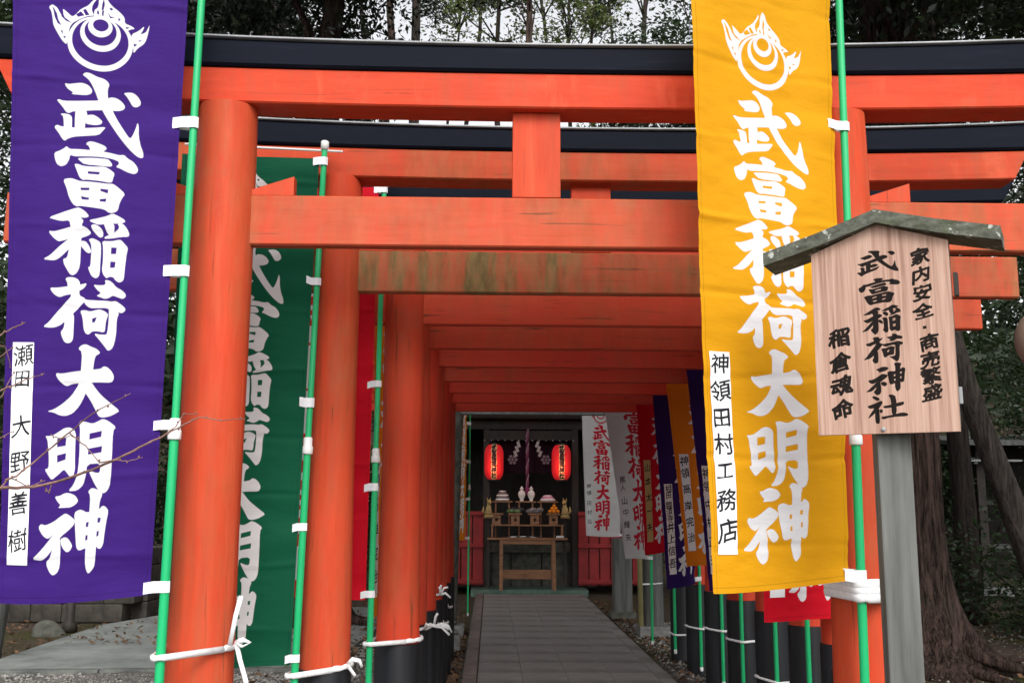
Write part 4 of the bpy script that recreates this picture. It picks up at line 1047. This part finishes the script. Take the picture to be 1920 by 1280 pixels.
def tree(label, x, y, r, h, crown, n, leaf=0, bark=None, lean=(0, 0), size=.16, seed=1, roots=False, z0=0, limbs=9, bends=None, cl=22, droop=0, crs=1.0):
    rg = random.Random(seed)
    t = thing('tree', label, 'tree', (x, y, z0), 'trees around the shrine')
    mb = MB(); N = 60 if roots else 22; rings = []; spine = []
    for j in range(N + 1):
        z = h * (j / N) ** 1.25; q = z / h
        cx_ = x + lean[0] * z + (.35 * r * mnoise.noise((seed, z * .5, 0))) * 2; cy_ = y + lean[1] * z
        if bends: cx_ += bends(z)
        rr = r * (1 - .75 * q) * (1 + (1.1 if roots else .35) * math.exp(-z / (.42 if roots else .3)))
        spine.append((cx_, cy_, z0 + z, rr)); m_ = 96 if roots else 32 if r > .2 else 14
        ring = []
        for i in range(m_):
            a_ = 2 * math.pi * i / m_; fl = math.exp(-z / .55)
            k = 1 + (.34 * fl * math.sin(a_ * 5 + seed) if roots else 0) + .07 * mnoise.noise((math.cos(a_) * 2.5, math.sin(a_) * 2.5 + seed, z * .6)) + .035 * math.sin(a_ * 9 + z * 1.3) + (.24 * (abs(mnoise.noise((math.cos(a_) * 7, math.sin(a_) * 7, z * .45 + seed))) - .25) if roots else 0)
            ring.append((cx_ + rr * k * math.cos(a_), cy_ + rr * k * math.sin(a_), z0 + z - (.06 if j == 0 else 0)))
        rings.append(ring)
    mb.rings(rings); mb.build('trunk', bark or M_BARK2, t, True)
    if roots:
        mb = MB()
        for k in range(7):
            a_ = k * .9 + seed; pts = []; rad = []
            for q in range(9):
                d = r * 1.1 + q * .16; pts.append((x + d * math.cos(a_ + .06 * q * math.sin(k)), y + d * math.sin(a_), z0 + .26 * math.exp(-q * .42) - .012)); rad.append(max(.012, r * .32 * math.exp(-q * .26)))
            mb.tube(pts, rad, 10)
        mb.build('root', bark or M_BARK2, t, True)
    ccx, ccy, ccz, crx, crz = crown
    cen = []
    for k in range(cl):
        a_ = rg.uniform(0, 6.28); q = rg.uniform(.15, 1) ** .5; zz = rg.uniform(-1, 1)
        w = math.sqrt(max(0.05, 1 - zz * zz)) * q
        cen.append((x + ccx + crx * w * math.cos(a_), y + ccy + crx * w * math.sin(a_), ccz + crz * zz, rg.uniform(.6, 1.4)))
    mb = MB()
    for k in range(min(limbs, cl)):
        c = cen[k]; tz = max(z0 + h * .25, min(c[2] - .5 - rg.random() * 1.5, z0 + h * .93)); j = min(range(len(spine)), key=lambda q: abs(spine[q][2] - tz)); s_ = spine[j]
        m_ = ((s_[0] + c[0]) / 2 + rg.uniform(-.3, .3), (s_[1] + c[1]) / 2, (s_[2] + c[2]) / 2 + rg.uniform(-.1, .5))
        mb.tube([s_[:3], m_, c[:3]], [max(.03, s_[3] * .35), max(.02, s_[3] * .2), .008], 6)
        for _ in range(3):
            e_ = (c[0] + rg.uniform(-1, 1) * crs, c[1] + rg.uniform(-1, 1) * crs, c[2] + rg.uniform(-.6, .9) * crs)
            mb.tube([m_, ((m_[0] + e_[0]) / 2, (m_[1] + e_[1]) / 2, (m_[2] + e_[2]) / 2 + .15), e_], [max(.014, s_[3] * .12), .012, .004], 5)
    mb.build('limbs', bark or M_BARK2, t, True)
    me = leaf_cloud(n, cen, (.42 if n > 6000 else .30) * crs, size, rg, .7, droop); link('crown', me, M_LEAF[leaf], t)
    return t
# right foreground cedar with spreading roots, leaning trunk next to it
tree('large cedar with furrowed bark and spreading roots behind the signpost', 4.22, 10.2, .33, 14, (0.6, -.3, 9.4, 3.6, 2.6), 45000, 1, M_BARK, (-.008, 0), .06, 3, True, droop=1.2, cl=30)
tree('slanting bare-barked tree trunk at the right edge', 5.2, 11.3, .17, 9, (1.2, 0, 9.0, 2.8, 1.8), 26000, 0, M_BARKP, (-.0, 0), .06, 4, False,
     bends=lambda z: 1.0 * math.exp(-((z) / 2.3) ** 2) - .10 * max(0, z - 2.0) * .5)
tree('tall reddish cedar trunk rising behind the first gate, left of centre', -4.55, 20, .42, 20, (-.6, 0, 17.5, 2.6, 3.0), 12000, 1, M_BARK, (0, 0), .08, 5, droop=1)
tree('cedar growing left of the tunnel, its roots seen between two left pillars', -2.35, 13.6, .27, 13, (-1.1, .5, 9.0, 1.7, 2.0), 26000, 1, M_BARK, (0, 0), .055, 6, True, droop=1, cl=26)
spec = [  # x, y, r, h, crown z, crown rx, crown rz, n, leaf
 (-7.5, 21, .30, 18, 11, 3.6, 4.5, 36000, 0, 'dense dark evergreen at the far left behind the purple banner'),
 (-11, 18, .3, 16, 9, 4.2, 5, 32000, 0, 'broad evergreen beyond the left edge of the path'),
 (-6.3, 27, .26, 20, 13.5, 2.8, 4, 26000, 1, 'dark cedar between the reddish trunk and the left banner'),
 (-2.75, 25, .20, 20, 17.6, 1.6, 1.4, 2600, 0, 'straight dark trunk left of the bright gap in the trees'),
 (-1.95, 23.5, .21, 20, 17.9, 1.4, 1.2, 2000, 1, 'brown trunk standing close beside the straight dark one'),
 (-.05, 28, .16, 18, 15.6, 2.2, 1.5, 2400, 2, 'thin dark trunk against the white sky left of the gap'),
 (.95, 26, .20, 19, 17.0, 1.7, 1.4, 2000, 0, 'dark trunk in the middle of the bright gap'),
 (2.5, 30, .14, 17, 15.6, 2.0, 1.6, 2600, 2, 'slender forked tree with yellow-green leaves against the sky'),
 (3.9, 31, .15, 17, 14.6, 1.6, 1.4, 3800, 2, 'small tree with rusty and green leaves right of the bright gap'),
 (6.0, 25, .24, 17, 12.6, 2.6, 3.6, 24000, 0, 'bushy evergreen just left of the yellow banner top'),
 (8.4, 20, .30, 17, 10.6, 3.8, 4.5, 46000, 0, 'dense evergreen filling the sky right of the yellow banner'),
 (12.0, 17, .30, 15, 8.6, 4.0, 4.6, 40000, 1, 'dark cedar with hanging sprays at the upper right corner'),
 (15.5, 24, .34, 18, 9.5, 5.0, 6, 26000, 0, 'broad evergreen beyond the right edge'),
 (-16, 26, .34, 18, 9.5, 5.0, 6, 20000, 0, 'broad evergreen far off to the left'),
 (-9.5, 5.5, .28, 12, 6.5, 3.6, 3.6, 26000, 0, 'unseen evergreen added outside the left edge to darken the tunnel'),  # this tree and the next are unseen, added to cut light from the sides
 (9.8, 6.0, .28, 12, 6.5, 3.8, 3.8, 26000, 0, 'unseen evergreen added outside the right edge to darken the tunnel'),
 (7.0, 8.0, .22, 11, 8.0, 3.4, 1.6, 34000, 0, 'tree whose canopy hangs over the right side of the gates'),
 (-6.8, 12.0, .2, 11, 8.8, 2.8, 1.8, 24000, 0, 'tree whose canopy hangs over the left bank'),
 (4.9, 15.5, .22, 11, 7.2, 2.8, 1.6, 30000, 1, 'cedar close behind the last gates on the right'),
 (-4.4, 16.6, .22, 11, 8.2, 1.9, 2.0, 26000, 1, 'cedar close beside the shrine on the left')]
for i, (x, y, r, h, cz, crx, crz, n, lf, lb_) in enumerate(spec):
    tree(lb_, x, y, r, h, (0, 0, cz, crx, crz), n, lf, M_BARK2 if i % 3 else M_BARK, (rnd.uniform(-.01, .01), 0), (.055 if y < 16 else .075), 20 + i, cl=40 if n > 6000 else 26, droop=.8 if lf == 1 else 0, limbs=12,
         z0=0 if y < 27 else 1.0)
for k, (x, y, r, ln, lb_) in enumerate(((-.85, 29, .13, .010, 'thin leaning trunk between the bare trunks in the bright gap'), (1.75, 30, .13, -.02, 'thin trunk leaning left against the white sky'),
        (-4.0, 29, .17, 0, 'dark bare trunk just right of the reddish cedar'), (3.1, 33, .15, .03, 'pale curved trunk leaning right in the bright gap'), (4.9, 30, .2, 0, 'dark trunk left of the yellow banner among leaves'), (-1.3, 33, .1, -.006, 'thinnest trunk far back in the bright gap'))):
    tree(lb_, x, y, r, 19, (0, 0, 19.5, 2.0, 1.2), 5000, 0, M_BARK2, (ln, 0), .075, 90 + k, cl=20, z0=1.0, limbs=16, bends=lambda z, k=k: .25 * math.sin(z * .5 + k))
tree('unseen broadleaf tree added beside the nearest gate, its canopy shading the tunnel', 6.2, 4.4, .2, 8, (-5.5, .4, 7.5, 3.3, .8), 44000, 0, M_BARK2, (0, 0), .075, 77, cl=60, limbs=30)  # canopy out of view, added to keep sun off the deeper gates
for (x, y, h, ox, oy, cz, crx, crz, n, lb_) in ((6.6, 7.9, 9.5, -5.2, .4, 9.2, 3.4, 1.1, 46000, 'broadleaf tree added for shade at the right, its limbs spread above the third gate'),  # overhead canopies added to darken the tunnel
                                        (-5.9, 9.6, 11, 5.6, 1.6, 11.0, 3.6, 1.2, 46000, 'broadleaf tree added for shade at the left, its limbs spread above the last gates'),
                                        (6.6, 14.2, 12, -5.4, .6, 12.6, 3.8, 1.4, 46000, 'broadleaf tree added for shade at the right, its limbs spread before the shrine')):
    tree(lb_, x, y, .17, h, (ox, oy, cz, crx, crz), n, 0, M_BARK2, (0, 0), .09, int(y * 10), cl=40, limbs=26)
# undergrowth: leafy shrubs closing the view low down
def shrub(label, x, y, w, h, n, seed, leaf=0, size=.05):
    rg = random.Random(seed); t = thing('shrub', label, 'shrub', (x, y, 0), 'shrubs in the undergrowth')
    cen = [(x + rg.uniform(-w, w) * .8, y + rg.uniform(-.8, .8), rg.uniform(.15, 1) * h, rg.uniform(.6, 1.2)) for _ in range(16)]
    link('foliage', leaf_cloud(n, cen, .38, size, rg), M_LEAF[leaf], t)
    mb = MB()
    for c in cen[:9]: mb.tube([(x + rg.uniform(-.2, .2), y, -.02), ((x + c[0]) / 2, (y + c[1]) / 2, c[2] * .55), c[:3]], [.03, .02, .006], 5)
    mb.build('stems', M_BARK2, t, True)
for i, (x, y, w, h, n, lb_) in enumerate(((-8.5, 17.5, 2.2, 3.2, 18000, 'tall leafy shrub at the far left edge'), (-5.6, 19.5, 1.8, 3.6, 15000, 'dark shrub behind the stone block wall'),
        (-3.0, 20.5, 1.6, 3.4, 13000, 'shrub between the wall and the shrine hall'), (5.0, 19, 2, 3.4, 18000, 'shrub right of the shrine hall'), (8.3, 17.5, 2.2, 3.6, 22000, 'tall dark shrub behind the slanting trunk'),
        (11.5, 15, 2.2, 4.2, 22000, 'tall dark shrub at the right edge'), (-7.6, 11.6, 1.0, 3.8, 12000, 'bushy shrub at the left edge beside the purple banner'), (7.2, 13.2, 1.2, 1.0, 5000, 'low shrub by the small wooden shed'))):
    shrub(lb_, x, y, w, h, n, 60 + i)
rg = random.Random(5)
cen = [(rg.uniform(-40, 40), rg.uniform(33, 46), rg.uniform(5, 11), 1) for _ in range(240)]
o = link('far_wood', leaf_cloud(52000, cen, 1.8, .30, rg), M_LEAF[0], None, kind='stuff')

# ------------------------------------------------------------------ small wooden shed at the right, round lantern
t = thing('wooden_shed', 'small dark open shed with a pale shelf edge behind the trees at the right', 'shed', (8.9, 17.3, 0))
k = 1.47
for x in (8.2, 10.1): 
    for y in (17.0, 18.4): MB().box((x, y, 1.4), (.14, .14, 2.8), None, .01).build('post', M_DWOOD, t)
MB().box((9.2, 18.55, 1.5), (2.6, .06, 2.4)).build('rear_board', M_DWOOD, t)
MB().box((9.1, 17.6, 2.72), (3.2, 2.2, .07), Matrix.Rotation(R(6), 4, 'X')).build('roof', M_WEATH, t)
MB().box((8.35, 16.85, 2.33), (.9, .3, .03)).build('shelf', M_CAP, t)
MB().box((9.2, 17.2, .92), (2.3, .5, .06)).build('bench_board', M_WEATH, t)
MB().box((9.2, 17.6, 1.65), (2.0, .05, .08)).build('rail', M_WEATH, t)
t = thing('stone_kerb_beam', 'long pale stone edging lying on the dark ground at the right', 'edging', (9, 13.5, 0))
MB().box((8.6, 15.8, .28), (3.6, .3, .12), Matrix.Rotation(R(-8), 4, 'Z'), .01).build('edging_stone', M_STONE, t)
t = thing('paper_globe_lantern', 'pale unlit paper lantern cut by the right edge', 'lantern', (4.42, 8.0, 2.68))
mb = MB(); mb.lathe((4.42, 8, 2.88), [(.05 + .125 * math.sin(math.pi * (j / 24)) ** .5 + (.002 if j % 2 else 0), -.22 + .44 * j / 24) for j in range(25)], 28)
mb.build('paper_shade', simple('aged_lantern_paper', (.36, .24, .18), .7, .12, 6, .1), t, True)
MB().tube([(4.42, 8, 3.1), (4.42, 8.0, 3.6)], .006, 6).build('hanging_wire', M_DWOOD, t)
MB().box((4.6, 8.0, 3.62), (.9, .05, .05)).build('bracket', M_DWOOD, t); MB().box((5.05, 8.0, 1.8), (.09, .09, 3.7), None, .005).build('post', M_DWOOD, t)

# ------------------------------------------------------------------ bare plum branch in front of the purple banner
Rb = cam.matrix_world.to_3x3()
def at(px, py, Y):
    d = Rb @ Vector(((px - 960) / 1900, (640 - py) / 1900, -1)); d = d * (Y / d.y); return Vector((d.x, d.y, 1.53 + d.z))
t = thing('bare_branch', 'bare reddish twigs with buds reaching across the purple banner', 'branch', (-1.9, 2.9, 0))
def br(pts, r0, r1, Y=2.9, bud=True):
    P_ = [at(x, y, Y + .1 * math.sin(x * .02)) for x, y in pts]; full = []
    for i in range(len(P_) - 1):
        for k in range(4): q = k / 4; full.append(P_[i].lerp(P_[i + 1], q) + Vector((rnd.uniform(-1, 1), 0, rnd.uniform(-1, 1))) * .0016)
    full.append(P_[-1]); n = len(full)
    mb = MB(); mb.tube(full, [r0 + (r1 - r0) * i / (n - 1) for i in range(n)], 7); mb.build('twig', M_TWIG, t, True)
    if bud:
        mb = MB()
        for i in range(2, n, 3):
            s_ = rnd.choice((-1, 1)); c = full[i]; blob(mb, c + Vector((rnd.uniform(-.3, .3) * .01, 0, s_ * (r1 + .002))), rnd.uniform(.0022, .004), (.8, .8, 1.2), 1)
        mb.build('buds', M_TWIG, t, True, kind='stuff')
br([(-330, 1180), (-180, 990), (-90, 925), (0, 915), (60, 913), (100, 905), (175, 880), (250, 845), (300, 820), (345, 795), (375, 782), (415, 788), (460, 785)], .0062, .0010)
br([(10, 900), (30, 893), (90, 845), (130, 810), (175, 775), (200, 760), (245, 737)], .0032, .0010)
br([(130, 812), (160, 835), (185, 865)], .0022, .0012); br([(185, 868), (220, 862), (240, 865), (268, 857)], .002, .001)
br([(300, 820), (330, 800), (345, 775), (372, 777)], .002, .001); br([(95, 814), (110, 822), (135, 815)], .0016, .001)
br([(0, 732), (35, 718), (62, 706), (84, 700)], .0024, .001); br([(-60, 655), (0, 628), (30, 612), (48, 604)], .003, .0012)
br([(-40, 690), (0, 668), (25, 650)], .002, .001); br([(0, 915), (20, 895), (55, 912), (85, 900)], .0022, .001); br([(85, 912), (92, 925), (95, 908)], .002, .001)
br([(-50, 640), (10, 650), (20, 690)], .002, .001); br([(-40, 780), (5, 740), (25, 700)], .002, .001); br([(-40, 850), (0, 820), (26, 808)], .002, .001)
mb = MB(); mb.tube([at(-330, 1180, 2.9), Vector((-2.35, 2.9, .5)), Vector((-2.4, 2.9, -.02))], [.010, .02, .035], 10); mb.build('stem', M_TWIG, t, True)
